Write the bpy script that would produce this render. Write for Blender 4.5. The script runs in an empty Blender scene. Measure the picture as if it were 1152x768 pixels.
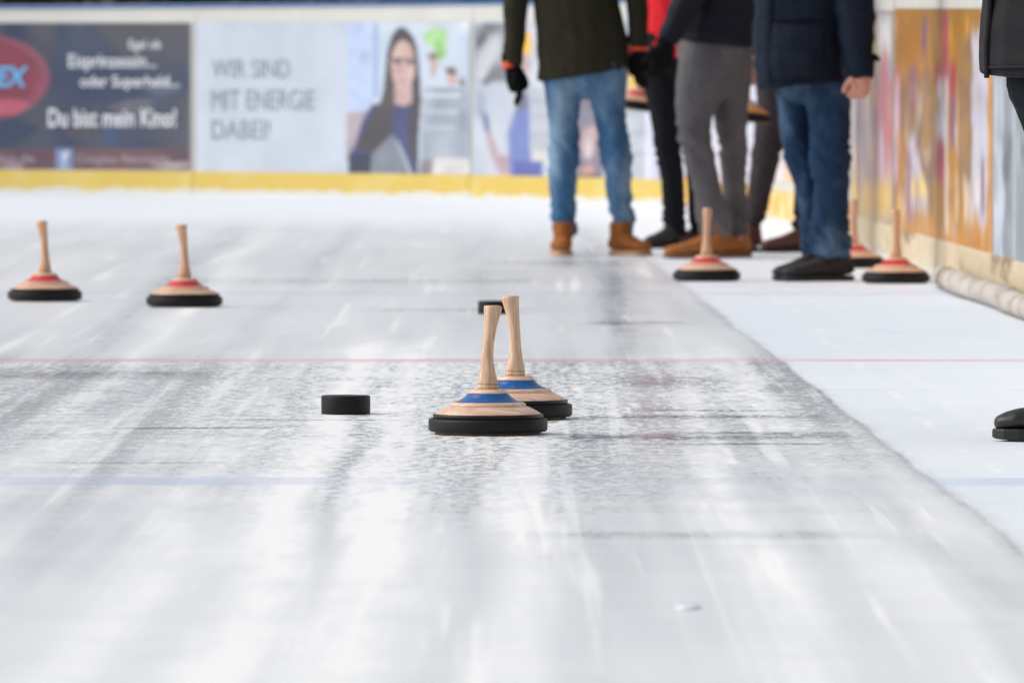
import bpy, bmesh, math, random
import numpy as np
from mathutils import Vector, Matrix, noise as mnoise
random.seed(7)
sc = bpy.context.scene
COL = sc.collection
R = math.radians

# ------------------------------------------------------------------ camera geometry
F = 9900.0                    # focal length in photo pixels (photo is 1152 wide)
CH = 0.80                     # camera height
TH = math.atan(294.0 / F)     # pitch down
_c, _s = math.cos(TH), math.sin(TH)

def ray(px, py):
    u, v = px - 576.0, 384.0 - py
    return Vector((u, F * _c + v * _s, -F * _s + v * _c))

def W(px, py, D):             # point of the photo at distance D
    d = ray(px, py)
    return Vector((0, 0, CH)) + d * (D / d.y)

def G(px, py):                # point of the photo on the ice
    d = ray(px, py)
    p = Vector((0, 0, CH)) + d * (CH / -d.z)
    p.z = 0.0
    return p

def project(p):
    q = p - Vector((0, 0, CH))
    z = q.y * _c - q.z * _s
    y = q.y * _s + q.z * _c
    return 576.0 + F * q.x / z, 384.0 - F * y / z

# ------------------------------------------------------------------ colours / materials
def lin(c):
    return tuple(((x / 255.0) / 12.92 if x / 255.0 <= 0.04045 else ((x / 255.0 + 0.055) / 1.055) ** 2.4) for x in c)

def newmat(name):
    m = bpy.data.materials.new(name)
    m.use_nodes = True
    nt = m.node_tree
    return m, nt, nt.nodes['Principled BSDF']

class NT:
    """small node-building helper"""
    def __init__(s, nt): s.nt = nt
    def n(s, t, **kw):
        x = s.nt.nodes.new(t)
        for k, v in kw.items(): setattr(x, k, v)
        return x
    def link(s, a, b): s.nt.links.new(a, b)
    def val(s, sock, v):
        if isinstance(v, bpy.types.NodeSocket): s.link(v, sock)
        else: sock.default_value = v
    def math(s, op, a, b=0.0, c=0.0, clamp=False):
        x = s.n('ShaderNodeMath', operation=op, use_clamp=clamp)
        s.val(x.inputs[0], a); s.val(x.inputs[1], b); s.val(x.inputs[2], c)
        return x.outputs[0]
    def smooth(s, v, a, b, lo=0.0, hi=1.0):
        x = s.n('ShaderNodeMapRange', interpolation_type='SMOOTHSTEP')
        s.val(x.inputs['Value'], v); s.val(x.inputs['From Min'], a); s.val(x.inputs['From Max'], b)
        x.inputs['To Min'].default_value = lo; x.inputs['To Max'].default_value = hi
        return x.outputs[0]
    def linr(s, v, a, b, lo=0.0, hi=1.0):
        x = s.n('ShaderNodeMapRange')
        s.val(x.inputs['Value'], v); s.val(x.inputs['From Min'], a); s.val(x.inputs['From Max'], b)
        x.inputs['To Min'].default_value = lo; x.inputs['To Max'].default_value = hi
        return x.outputs[0]
    def mix(s, f, a, b, mode='MIX'):
        x = s.n('ShaderNodeMix', data_type='RGBA', blend_type=mode)
        s.val(x.inputs[0], f)
        for i, v in ((6, a), (7, b)):
            if isinstance(v, bpy.types.NodeSocket): s.link(v, x.inputs[i])
            else: x.inputs[i].default_value = (*v[:3], 1)
        return x.outputs[2]
    def noise(s, vec, scale=1.0, detail=3.0, rough=0.5, dist=0.0):
        x = s.n('ShaderNodeTexNoise')
        if vec is not None: s.link(vec, x.inputs['Vector'])
        x.inputs['Scale'].default_value = scale; x.inputs['Detail'].default_value = detail
        x.inputs['Roughness'].default_value = rough; x.inputs['Distortion'].default_value = dist
        return x.outputs['Fac']
    def mapping(s, vec, scale=(1, 1, 1), loc=(0, 0, 0), rot=(0, 0, 0)):
        x = s.n('ShaderNodeMapping')
        s.link(vec, x.inputs['Vector'])
        x.inputs['Scale'].default_value = scale; x.inputs['Location'].default_value = loc; x.inputs['Rotation'].default_value = rot
        return x.outputs[0]
    def objco(s): return s.n('ShaderNodeTexCoord').outputs['Object']
    def bump(s, h, strength=0.3, dist=0.01):
        x = s.n('ShaderNodeBump')
        x.inputs['Strength'].default_value = strength; x.inputs['Distance'].default_value = dist
        s.link(h, x.inputs['Height'])
        return x.outputs[0]

def cloth(name, rgb, var=0.25, scale=9.0, rough=0.85, rgb2=None, mixscale=4.0, mixlo=.45, mixhi=.7, weave=900, sheen=0.0, bump=.25):
    m, nt, b = newmat(name); k = NT(nt)
    co = k.objco()
    base = lin(rgb)
    n1 = k.noise(co, scale, 4, .6)
    dark = tuple(x * (1 - var) for x in base); lite = tuple(min(1, x * (1 + var)) for x in base)
    col = k.mix(k.linr(n1, .3, .7), dark, lite)
    if rgb2:
        n2 = k.noise(k.mapping(co, (1, 1, .55)), mixscale, 3, .55)
        col = k.mix(k.smooth(n2, mixlo, mixhi), col, lin(rgb2))
    n3 = k.noise(co, weave, 1, .5)
    col = k.mix(k.linr(n3, .3, .7, 0, .25), col, tuple(x * .6 for x in base))
    k.link(col, b.inputs['Base Color'])
    b.inputs['Roughness'].default_value = rough
    b.inputs['Sheen Weight'].default_value = sheen
    b.inputs['Specular IOR Level'].default_value = .15
    nb = k.noise(co, 28, 3, .6)
    k.link(k.bump(nb, bump, .012), b.inputs['Normal'])
    return m

def plain(name, rgb, rough=.5, var=.12, scale=20, bump=0, spec=.5, metallic=0):
    m, nt, b = newmat(name); k = NT(nt)
    co = k.objco(); base = lin(rgb)
    n1 = k.noise(co, scale, 4, .6)
    k.link(k.mix(k.linr(n1, .3, .7), tuple(x * (1 - var) for x in base), tuple(min(1, x * (1 + var)) for x in base)), b.inputs['Base Color'])
    b.inputs['Roughness'].default_value = rough
    b.inputs['Specular IOR Level'].default_value = spec
    b.inputs['Metallic'].default_value = metallic
    if bump: k.link(k.bump(k.noise(co, scale * 6, 3, .6), bump, .004), b.inputs['Normal'])
    return m

def wood(name, rgb, rgb2, long_axis='Z', rough=.45):
    m, nt, b = newmat(name); k = NT(nt)
    co = k.objco()
    sc_ = (1, 1, .06) if long_axis == 'Z' else ((.06, 1, 1) if long_axis == 'X' else (1, 1, 1))
    mp = k.mapping(co, sc_)
    n1 = k.noise(mp, 130, 5, .65, .6)
    n2 = k.noise(mp, 40, 3, .5, .3)
    n3 = k.noise(co, 14, 2, .5)
    c = k.mix(k.smooth(n1, .38, .68), lin(rgb), lin(rgb2))
    c = k.mix(k.smooth(n2, .45, .7, 0, .55), c, lin(rgb2))
    c = k.mix(k.smooth(n3, .5, .8, 0, .35), c, tuple(x * .72 for x in lin(rgb)))
    k.link(c, b.inputs['Base Color'])
    b.inputs['Roughness'].default_value = rough
    k.link(k.bump(n1, .12, .002), b.inputs['Normal'])
    return m

M = {}
M['wood'] = wood('beech handle wood', (226, 192, 162), (188, 150, 118))
M['wood_body'] = wood('turned body wood', (236, 204, 182), (202, 160, 134), 'X', .38)
M['wood_far'] = wood('worn reddish wood', (222, 178, 146), (190, 142, 110))
M['wood_far_body'] = wood('worn reddish body wood', (234, 196, 168), (200, 152, 122), 'X', .32)
M['blue_paint'] = plain('blue gloss paint', (22, 88, 156), .15, .1, 30)
M['red_paint'] = plain('red gloss paint', (205, 48, 62), .28, .1, 30)
M['rubber'] = plain('black rubber', (18, 18, 20), .5, .3, 60, .15, .25)
M['collar'] = plain('black metal collar', (13, 13, 14), .4, .2, 60, 0, .35)
M['sole_tan'] = plain('tan running plate', (120, 92, 70), .6, .2)
M['groove'] = plain('dark turned groove', (78, 50, 36), .7, .1)

# ------------------------------------------------------------------ object helpers
def tag(o, label=None, cat=None, group=None, kind=None):
    if label: o['label'] = label
    if cat: o['category'] = cat
    if group: o['group'] = group
    if kind: o['kind'] = kind
    return o

def empty(name, loc=(0, 0, 0), rz=0.0):
    o = bpy.data.objects.new(name, None); COL.objects.link(o)
    o.location = loc; o.rotation_euler = (0, 0, rz); o.empty_display_size = .1
    return o

def link_mesh(name, me, mats, parent=None, smooth=True):
    o = bpy.data.objects.new(name, me); COL.objects.link(o)
    for m in (mats if isinstance(mats, (list, tuple)) else [mats]): me.materials.append(m)
    if parent: o.parent = parent
    if smooth:
        for p in me.polygons: p.use_smooth = True
    return o

def bm_obj(name, bm, mats, parent=None, smooth=True):
    bmesh.ops.recalc_face_normals(bm, faces=bm.faces)
    me = bpy.data.meshes.new(name); bm.to_mesh(me); bm.free()
    return link_mesh(name, me, mats, parent, smooth)

def lathe(bm, prof, seg=64, cap0=True, cap1=True, mat=0):
    rings = []
    for r, z in prof:
        rings.append([bm.verts.new((r * math.cos(a), r * math.sin(a), z)) for a in [2 * math.pi * i / seg for i in range(seg)]])
    for a, b in zip(rings, rings[1:]):
        for i in range(seg):
            f = bm.faces.new((a[i], a[(i + 1) % seg], b[(i + 1) % seg], b[i])); f.material_index = mat
    if cap0: bm.faces.new(list(reversed(rings[0]))).material_index = mat
    if cap1: bm.faces.new(rings[-1]).material_index = mat

def add_box(bm, x0, x1, y0, y1, z0, z1, mat=0):
    v = [bm.verts.new(p) for p in ((x0, y0, z0), (x1, y0, z0), (x1, y1, z0), (x0, y1, z0), (x0, y0, z1), (x1, y0, z1), (x1, y1, z1), (x0, y1, z1))]
    for q in ((3, 2, 1, 0), (4, 5, 6, 7), (0, 1, 5, 4), (1, 2, 6, 5), (2, 3, 7, 6), (3, 0, 4, 7)):
        bm.faces.new([v[i] for i in q]).material_index = mat

def copy_tree(o, parent=None):
    c = o.copy(); COL.objects.link(c)
    if parent: c.parent = parent
    for ch in list(o.children): copy_tree(ch, c)
    return c

# ------------------------------------------------------------------ rink board path
WP = [(2.15, 6), (1.95, 20), (1.785, 30.5), (1.63, 40), (1.50, 48.2), (1.36, 51.6), (1.18, 54.2), (.95, 55.9), (.65, 56.9), (-.33, 58.95),
      (-2.24, 61.1), (-3.63, 62.15), (-6, 63.3), (-9, 64.0), (-13, 64.3)]
def catmull(pts, n=24):
    out = []
    P = [Vector(p) for p in pts]
    P = [2 * P[0] - P[1]] + P + [2 * P[-1] - P[-2]]
    for i in range(1, len(P) - 2):
        p0, p1, p2, p3 = P[i - 1:i + 3]
        # centripetal-like: chord-scaled tangents
        d1 = (p2 - p1).length; d0 = max((p1 - p0).length, 1e-6); d2 = max((p3 - p2).length, 1e-6)
        m1 = ((p1 - p0) / d0 + ((p2 - p1) / d1)) * .5 * d1
        m2 = ((p2 - p1) / d1 + ((p3 - p2) / d2)) * .5 * d1
        for j in range(n):
            t = j / n
            out.append((2*t**3-3*t**2+1)*p1 + (t**3-2*t**2+t)*m1 + (-2*t**3+3*t**2)*p2 + (t**3-t**2)*m2)
    out.append(P[-2].copy())
    return out
WALL = catmull(WP)
WS = [0.0]
for a, b in zip(WALL, WALL[1:]): WS.append(WS[-1] + (b - a).length)
WPX = [project(Vector((p.x, p.y, .6)))[0] for p in WALL]

def wall_at(s):
    lo, hi = 0, len(WS) - 2
    while lo < hi:
        mid = (lo + hi + 1) // 2
        if WS[mid] <= s: lo = mid
        else: hi = mid - 1
    t = (s - WS[lo]) / (WS[lo + 1] - WS[lo])
    p = WALL[lo].lerp(WALL[lo + 1], t)
    i0, i1 = max(lo - 1, 0), min(lo + 2, len(WALL) - 1)
    d = (WALL[i1] - WALL[i0]).normalized()
    n = Vector((-d.y, d.x))            # points to the rink side
    return p, n

def s_of_px(px):
    for i in range(len(WPX) - 1):
        a, b = WPX[i], WPX[i + 1]
        if a >= px >= b and a != b:
            return WS[i] + (WS[i + 1] - WS[i]) * (a - px) / (a - b)
    return WS[0] if px > WPX[0] else WS[-1]

def wall_pt(s, z, off):
    p, n = wall_at(s)
    return Vector((p.x + n.x * off, p.y + n.y * off, z))

def wall_px(px, py, off):              # a mark seen at px,py, placed on the board's face
    s = s_of_px(px)
    p, n = wall_at(s)
    z = W(px, py, p.y).z
    return Vector((p.x + n.x * off, p.y + n.y * off, z))

def wall_extrude(name, s0, s1, prof, mat, parent, step=.25, smooth=False):
    """closed cross-section prof [(off,z)] swept along the board line"""
    bm = bmesh.new(); n = max(2, int((s1 - s0) / step) + 1)
    rings = []
    for i in range(n + 1):
        s = s0 + (s1 - s0) * i / n
        rings.append([bm.verts.new(wall_pt(s, z, o) - parent.location) for o, z in prof])
    k = len(prof)
    for a, b in zip(rings, rings[1:]):
        for i in range(k): bm.faces.new((a[i], a[(i + 1) % k], b[(i + 1) % k], b[i]))
    bm.faces.new(rings[0]); bm.faces.new(list(reversed(rings[-1])))
    return bm_obj(name, bm, mat, parent, smooth)

# ------------------------------------------------------------------ board materials
def kick_mat(name, c1, c2, c3, thr=.6, s=(1, 1, 1)):
    m, nt, b = newmat(name); k = NT(nt)
    co = k.objco()
    n1 = k.noise(k.mapping(co, s), 1.6, 5, .62)
    n2 = k.noise(k.mapping(co, (1, 1, 4)), 5, 4, .6)
    c = k.mix(k.smooth(n1, thr, thr + .1), lin(c1), lin(c2))
    c = k.mix(k.smooth(n2, .52, .66), c, lin(c3))
    # scuffed, frosted lower edge
    z = k.n('ShaderNodeSeparateXYZ'); k.link(co, z.inputs[0])
    zz = k.math('ADD', z.outputs[2], k.math('MULTIPLY', k.math('SUBTRACT', k.noise(co, 6, 3, .6), .5), .10))
    c = k.mix(k.smooth(zz, .055, .02), c, (.62, .64, .64))
    k.link(c, b.inputs['Base Color']); b.inputs['Roughness'].default_value = .55
    return m
M['board_white'] = plain('white board plastic', (204, 204, 198), .45, .06, 3)
M['board_blue'] = plain('blue cap plastic', (40, 100, 160), .4, .1, 3)
M['kick_yellow'] = kick_mat('yellow kick plastic', (208, 180, 84), (212, 190, 108), (208, 186, 110), .55)
M['kick_orange'] = kick_mat('orange kick plastic', (232, 170, 60), (236, 208, 140), (238, 222, 180), .5)
M['kick_cream'] = kick_mat('worn cream kick plastic', (204, 188, 156), (146, 120, 88), (208, 200, 182), .56, (.9, .25, 1.6))

def photo_mat(name, cols, scale=3.0, stretch=(1, 1, 1), rough=.35):
    """printed picture: soft blotches of the given colours"""
    m, nt, b = newmat(name); k = NT(nt)
    co = k.mapping(k.objco(), stretch)
    c = lin(cols[0])
    for i, x in enumerate(cols[1:]):
        n = k.noise(k.mapping(co, loc=(3.1 * i + 1, 1.7 * i, 2.3 * i)), scale * (1 + .35 * i), 4, .55, .4)
        c = k.mix(k.smooth(n, .42, .74), c, lin(x))
    if not isinstance(c, tuple): k.link(c, b.inputs['Base Color'])
    else: b.inputs['Base Color'].default_value = (*c, 1)
    b.inputs['Roughness'].default_value = rough
    m['cols'] = [list(c_) for c_ in cols]
    return m
_flat = {}
def ink(rgb, var=.10):
    key = (rgb, var)
    if key not in _flat: _flat[key] = plain('printed ink %d %d %d' % rgb, rgb, .4, var, 5)
    _flat[key]['cols'] = [list(rgb)]
    return _flat[key]

# pictures printed on a board: laid out in photograph coordinates, printed softly on a fine grid on the board's surface
def blur1(a, sg, ax):
    if sg <= .05: return a
    r = max(1, int(sg * 3)); k_ = np.exp(-.5 * (np.arange(-r, r + 1) / sg) ** 2); k_ /= k_.sum()
    pad = [(0, 0)] * a.ndim; pad[ax] = (r, r); p = np.pad(a, pad, mode='edge'); out = np.zeros_like(a)
    for i, w_ in enumerate(k_): out += w_ * np.take(p, np.arange(i, i + a.shape[ax]), axis=ax)
    return out
def field(rs, shape, sx, sy):
    f = blur1(blur1(rs.standard_normal(shape), sy, 0), sx, 1)
    return (f - f.mean()) / (f.std() + 1e-9)
_pm = {}
def print_mat():
    if 'm' not in _pm:
        m, nt, b = newmat('printed banner'); k = NT(nt)
        at = k.n('ShaderNodeVertexColor', layer_name='print')
        g = k.noise(k.objco(), 9, 5, .65)
        c = k.mix(k.smooth(g, .58, .74, 0, .03), at.outputs[0], (.62, .62, .62))
        k.link(c, b.inputs['Base Color']); b.inputs['Roughness'].default_value = .42
        _pm['m'] = m
    return _pm['m']
def print_polys(name, polys, parent, off0=.005, dof=0, step=0, cell=1.25, blur=(1.5, 1.5), seed=1, bot=None):
    rs = np.random.RandomState(seed + len(polys))
    x0 = min(p[0] for q, _ in polys[:1] for p in q); x1 = max(p[0] for q, _ in polys[:1] for p in q)
    y0 = min(p[1] for q, _ in polys for p in q if True); y1 = max(p[1] for q, _ in polys for p in q)
    y0 = max(y0, min(p[1] for p in polys[0][0])); y1 = min(y1, max(p[1] for q, _ in polys[:2] for p in q))
    nx, ny = int((x1 - x0) / cell) + 1, int((y1 - y0) / cell) + 1
    xs = np.linspace(x0, x1, nx); ys = np.linspace(y0, y1, ny)
    GX, GY = np.meshgrid(xs, ys)
    img = np.zeros((ny, nx, 3)) + .4
    for q, mat in polys:
        inside = np.zeros((ny, nx), bool)
        for (ax, ay), (bx, by) in zip(q, q[1:] + q[:1]):
            if ay == by: continue
            c_ = ((ay > GY) != (by > GY)) & (GX < (bx - ax) * (GY - ay) / (by - ay) + ax)
            inside ^= c_
        cols = mat['cols']; cc = np.zeros((ny, nx, 3)) + np.array(lin(cols[0]))
        sc_ = max(4, min(18, (max(p[0] for p in q) - min(p[0] for p in q)) / 5))
        for c_ in cols[1:]:
            w_ = np.clip(field(rs, (ny, nx), sc_ / cell * .8, sc_ / cell) * .6 + .25, 0, 1)[..., None]
            cc = cc * (1 - w_) + np.array(lin(c_)) * w_
        if len(cols) == 1: cc = cc * (1 + .06 * field(rs, (ny, nx), 4, 4)[..., None])
        img[inside] = cc[inside]
    img = blur1(blur1(img, blur[1] / cell, 0), blur[0] / cell, 1)
    img *= 1 + .03 * field(rs, (ny, nx), 10, 14)[..., None] + .01 * field(rs, (ny, nx), 1.2, 2.5)[..., None]
    img = np.clip(img, .004, .9)
    me = bpy.data.meshes.new(name); verts = []; L = parent.location
    for x in xs:
        s_ = s_of_px(x); p, n = wall_at(s_)
        bx, by = p.x + n.x * off0 - L.x, p.y + n.y * off0 - L.y
        for y in ys: verts.append((bx, by, W(x, y, p.y).z))
    faces = [(i * ny + j, i * ny + j + 1, (i + 1) * ny + j + 1, (i + 1) * ny + j) for i in range(nx - 1) for j in range(ny - 1)]
    me.from_pydata(verts, [], faces)
    ca = me.color_attributes.new('print', 'FLOAT_COLOR', 'POINT')
    flat = np.ones((nx * ny, 4)); flat[:, :3] = img.transpose(1, 0, 2).reshape(-1, 3)
    ca.data.foreach_set('color', flat.ravel())
    return link_mesh(name, me, print_mat(), parent, False)

def rect(x0, y0, x1, y1): return [(x0, y0), (x1, y0), (x1, y1), (x0, y1)]
def ell(cx, cy, rx, ry, n=28, a0=0, a1=360):
    return [(cx + rx * math.cos(R(a0 + (a1 - a0) * i / n)), cy + ry * math.sin(R(a0 + (a1 - a0) * i / n))) for i in range(n)]
def blobp(cx, cy, rx, ry, n=22, amp=.25, seed=0):
    rr = random.Random(seed)
    ph = [rr.uniform(0, 6.28) for _ in range(4)]
    out = []
    for i in range(n):
        a = 2 * math.pi * i / n
        k = 1 + amp * (math.sin(2 * a + ph[0]) * .5 + math.sin(3 * a + ph[1]) * .4 + math.sin(5 * a + ph[2]) * .3)
        out.append((cx + rx * k * math.cos(a), cy + ry * k * math.sin(a)))
    return out

def wav(x0, y0, x1, y1):
    rr = random.Random(int(x0 * 7 + y0 * 13)); w = x1 - x0; h = y1 - y0; n = max(3, int(h / 14))
    j = lambda k=.16: rr.uniform(-k, k) * min(w, 9)
    L = [(x0 + j(), y0 + h * i / n) for i in range(n + 1)]; Rr = [(x1 + j(), y0 + h * i / n) for i in range(n, -1, -1)]
    top = [(x0 + w * t, y0 + rr.uniform(-.10, .08) * h) for t in (.75, .5, .25)]
    bot = [(x0 + w * t, y1 + rr.uniform(-.10, .08) * h) for t in (.25, .5, .75)]
    return L + bot + Rr + top

def streaks(px0, px1, py0, py1, n, cols, seed, wmax=3.5):
    rr = random.Random(seed); out = []
    py1_ = py1
    for _ in range(n):
        x = rr.uniform(px0, px1 - 1); py1 = min(py1_, 246 + (x - 960) * .2625); w = min(rr.uniform(.6, wmax), px1 - x); y = rr.uniform(py0 - 20, py1 - 12); h = rr.uniform(14, 75)
        a, b_ = max(py0, y), min(py1, y + h)
        if b_ - a < 4: continue
        j = lambda: rr.uniform(-.25, .25) * w
        out.append(([(x + w * .5, a), (x + w + j(), a + (b_ - a) * .25), (x + w + j(), a + (b_ - a) * .8), (x + w * .5, b_), (x + j(), a + (b_ - a) * .75), (x + j(), a + (b_ - a) * .2)], cols[rr.randrange(len(cols))]))
    return out

def lettering(text, box, mat, parent, off=.009, shear=0.0, bold=0.0, name='lettering'):
    cu = bpy.data.curves.new('t', 'FONT'); cu.body = text; cu.resolution_u = 4; cu.shear = shear; cu.offset = bold
    o = bpy.data.objects.new('t', cu); COL.objects.link(o)
    dg = bpy.context.evaluated_depsgraph_get()
    me = bpy.data.meshes.new_from_object(o.evaluated_get(dg))
    bpy.data.objects.remove(o); bpy.data.curves.remove(cu)
    xs = [v.co.x for v in me.vertices]; ys = [v.co.y for v in me.vertices]
    ax, bx, ay, by = min(xs), max(xs), min(ys), max(ys)
    for v in me.vertices:
        px = box[0] + (v.co.x - ax) / (bx - ax) * (box[2] - box[0])
        py = box[3] - (v.co.y - ay) / (by - ay) * (box[3] - box[1])
        v.co = wall_px(px, py, off) - parent.location
    me.materials.clear()
    return link_mesh(name, me, mat, parent, False)

# ------------------------------------------------------------------ rink boards
def board(px0, px1, label, kick, ztop=1.30, s0=None, s1=None, kick_h=.165, kick_off=.014):
    a = s_of_px(px1) if s0 is None else s0
    b = s_of_px(px0) if s1 is None else s1
    a += .004; b -= .004
    p, n = wall_at((a + b) / 2)
    e = empty('rink_board', (p.x, p.y, 0))
    tag(e, label, 'rink board', 'boards round the ice rink')
    wall_extrude('panel', a, b, [(0, .0), (0, ztop), (-.05, ztop), (-.05, 0)], M['board_white'], e)
    wall_extrude('cap_rail', a, b, [(.012, ztop), (.016, ztop + .012), (.010, ztop + .024), (-.07, ztop + .024), (-.07, ztop)], M['board_blue'], e)
    wall_extrude('kick_board', a, b, [(.002, 0.0), (kick_off, 0.0), (kick_off, kick_h - .006), (kick_off - .006, kick_h), (.002, kick_h)], kick, e)
    # seam battens
    wall_extrude('joint_strip', b - .03, b, [(.001, kick_h), (.005, kick_h), (.005, ztop), (.001, ztop)], M['board_white'], e, step=.02)
    return e

white_ink = ink((214, 218, 224)); 
# -- dark cinema advert
B1 = board(-330, 217.5, 'dark blue advert board with a red oval emblem and white slogan at the far left', M['kick_yellow'])
dark_photo = photo_mat('dark advert print', [(40, 54, 82), (46, 64, 96), (60, 74, 98), (68, 74, 90), (36, 52, 84), (74, 76, 86)], 1.7, (1, 1, 1.3))
maroon = photo_mat('maroon strip print', [(92, 66, 76), (104, 76, 86), (84, 66, 80)], 3)
red_in = photo_mat('red emblem print', [(132, 54, 76), (150, 60, 80), (112, 52, 72)], 3)
red_out = photo_mat('dull red emblem rim', [(128, 70, 90), (140, 78, 96)], 3)
print_polys('poster', [
    (rect(-325, 26, 215.5, 192), dark_photo),
    (rect(-325, 167, 215.5, 192), maroon),
    (ell(-17, 87, 74, 48, 40), red_out), (ell(-19, 87, 66, 42, 40), red_in),
    (blobp(8, 120, 22, 10, seed=3), ink((176, 84, 104))),
    (blobp(150, 120, 26, 8, seed=5), ink((92, 94, 104))), (blobp(95, 150, 22, 7, seed=6), ink((70, 70, 82))),
    (blobp(125, 152, 8, 12, seed=8), ink((54, 74, 112))), (blobp(25, 148, 16, 10, seed=9), ink((40, 56, 84))),
    (blobp(185, 100, 20, 8, seed=11), ink((78, 90, 112))),
    (blobp(195, 186, 22, 4, seed=12), ink((168, 156, 160))), (blobp(14, 187, 12, 4, seed=13), ink((150, 140, 150))),
    (rect(64, 168, 82, 190), ink((120, 142, 184))), 
], B1, blur=(1.2, 1.2))
lettering('EX', (-4, 75, 33, 98), ink((92, 172, 226)), B1, shear=.2, bold=.03)
lettering('Egal ob', (146, 45, 182, 58), white_ink, B1, bold=.012)
lettering('Eisprinzessin...', (78, 61, 177, 81), white_ink, B1, bold=.014)
lettering('oder Superheld...', (91, 85, 202, 102), white_ink, B1, bold=.014)
lettering('Du bist mein Kino!', (55, 122, 199, 143), white_ink, B1, bold=.02)
lettering('Cineplex Neumarkt', (87, 174, 192, 187), ink((176, 162, 170)), B1)
lettering('f', (70, 170, 78, 189), ink((206, 214, 228)), B1, bold=.03)
lettering('cineplex.de', (-40, 173, 40, 186), ink((168, 156, 166)), B1)

# -- energy advert: white text panel plus picture of a woman
B2 = board(217.5, 530, 'pale advert board with grey slogan and a picture of a dark haired woman with glasses', M['kick_yellow'])
pale = photo_mat('pale print', [(188, 197, 210), (191, 200, 213), (184, 194, 207)], 2)
paleb = photo_mat('pale blue office print', [(184, 198, 214), (172, 188, 214), (194, 204, 216)], 4)
hair = photo_mat('brown hair print', [(70, 66, 72), (82, 74, 76), (62, 60, 70)], 6)
navy_p = photo_mat('navy jumper print', [(60, 68, 110), (70, 78, 124), (52, 58, 92)], 5)
skin_p = photo_mat('skin print', [(200, 172, 164), (208, 182, 174), (186, 152, 146)], 8)
grey_p = photo_mat('grey desk print', [(150, 160, 174), (168, 176, 188), (136, 148, 164)], 4, (1, 1, 3))
dgrey_p = photo_mat('dark grey print', [(124, 126, 134), (96, 100, 112), (170, 172, 178)], 6)
lgrey_p = photo_mat('light grey print', [(178, 186, 200), (166, 174, 190), (190, 196, 208)], 3)
blue_p = photo_mat('blue overall print', [(110, 126, 182), (92, 108, 168), (126, 140, 190)], 5)
Z4 = lambda x, y: (380 + x / 3.84, 20 + y / 3.84)
def z4(*pts): return [Z4(*p) for p in pts]
polys = [
    (rect(219, 25, 529, 203), pale),
    (rect(392, 26, 529, 203), paleb),
    (rect(393, 27, 418, 126), ink((180, 196, 228))),
    (rect(421, 27, 427, 110), ink((150, 168, 204))),
    (z4((40, 410), (140, 400), (60, 620), (40, 620)), ink((170, 160, 168))),
    (z4((370, 300), (560, 300), (570, 690), (360, 690)), grey_p),
    (z4((380, 330), (530, 330), (530, 345), (380, 345)), ink((196, 204, 214))),
    (z4((380, 400), (520, 400), (520, 412), (380, 412)), ink((190, 198, 210))),
    (z4((380, 470), (510, 470), (510, 482), (380, 482)), ink((186, 194, 206))),
    (z4((420, 610), (580, 610), (580, 690), (410, 690)), ink((206, 204, 204))),
    (blobp(*Z4(430, 90), 12, 14, seed=21), ink((160, 206, 142))), (blobp(*Z4(445, 140), 6, 12, seed=22), ink((146, 198, 126))),
    (z4((395, 160), (425, 155), (435, 200), (420, 265), (405, 260)), ink((186, 160, 156))), (z4((390, 155), (430, 150), (432, 180), (395, 182)), ink((130, 112, 112))),
    (z4((470, 230), (520, 225), (515, 290), (480, 290)), ink((190, 160, 156))), (z4((465, 218), (510, 212), (512, 250), (475, 245)), ink((96, 88, 94))),
    (blobp(*Z4(540, 280), 4, 5, seed=23), ink((128, 118, 116))),
    (z4((150, 375), (105, 450), (80, 540), (50, 600), (48, 690), (345, 690), (352, 600), (350, 380), (250, 360)), navy_p),
    (z4((275, 40), (300, 48), (330, 85), (345, 130), (356, 230), (362, 360), (352, 520), (346, 640), (320, 600), (305, 480), (320, 380), (240, 380), (238, 500), (200, 560),
        (150, 590), (80, 560), (150, 420), (185, 370), (200, 310), (208, 230), (215, 150), (235, 80), (255, 50)), hair),
    (z4((246, 290), (326, 290), (322, 370), (285, 384), (248, 372)), ink((186, 158, 158))),
    (ell(*Z4(285, 205), 13.6, 28, 30), skin_p),
    (z4((238, 178), (279, 182), (277, 204), (243, 200)), ink((118, 100, 112))), (z4((296, 184), (336, 184), (332, 204), (299, 206)), ink((118, 100, 112))),
    (z4((236, 174), (338, 178), (338, 184), (236, 181)), ink((48, 42, 52))),
    (z4((262, 268), (306, 270), (298, 282), (270, 280)), ink((168, 120, 126))),
    (z4((280, 205), (292, 205), (296, 240), (278, 240)), ink((184, 158, 158))),
    (z4((150, 590), (240, 500), (300, 600), (330, 690), (140, 690)), ink((120, 128, 140))),
    (z4((48, 590), (150, 590), (140, 690), (48, 690)), ink((48, 54, 78))),
    (z4((255, 530), (262, 530), (325, 680), (315, 680)), ink((190, 194, 204))),
    (z4((360, 620), (410, 610), (405, 690), (350, 690)), ink((126, 120, 128))),
]
print_polys('poster', polys, B2, blur=(.9, .9), cell=1.0)
for t_, bx_ in (('WIR SIND', (239, 67, 327, 88)), ('MIT ENERGIE', (239, 101, 355, 124)), ('DABEI!', (239, 135, 304, 157))):
    lettering(t_, bx_, ink((136, 146, 162)), B2)

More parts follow.
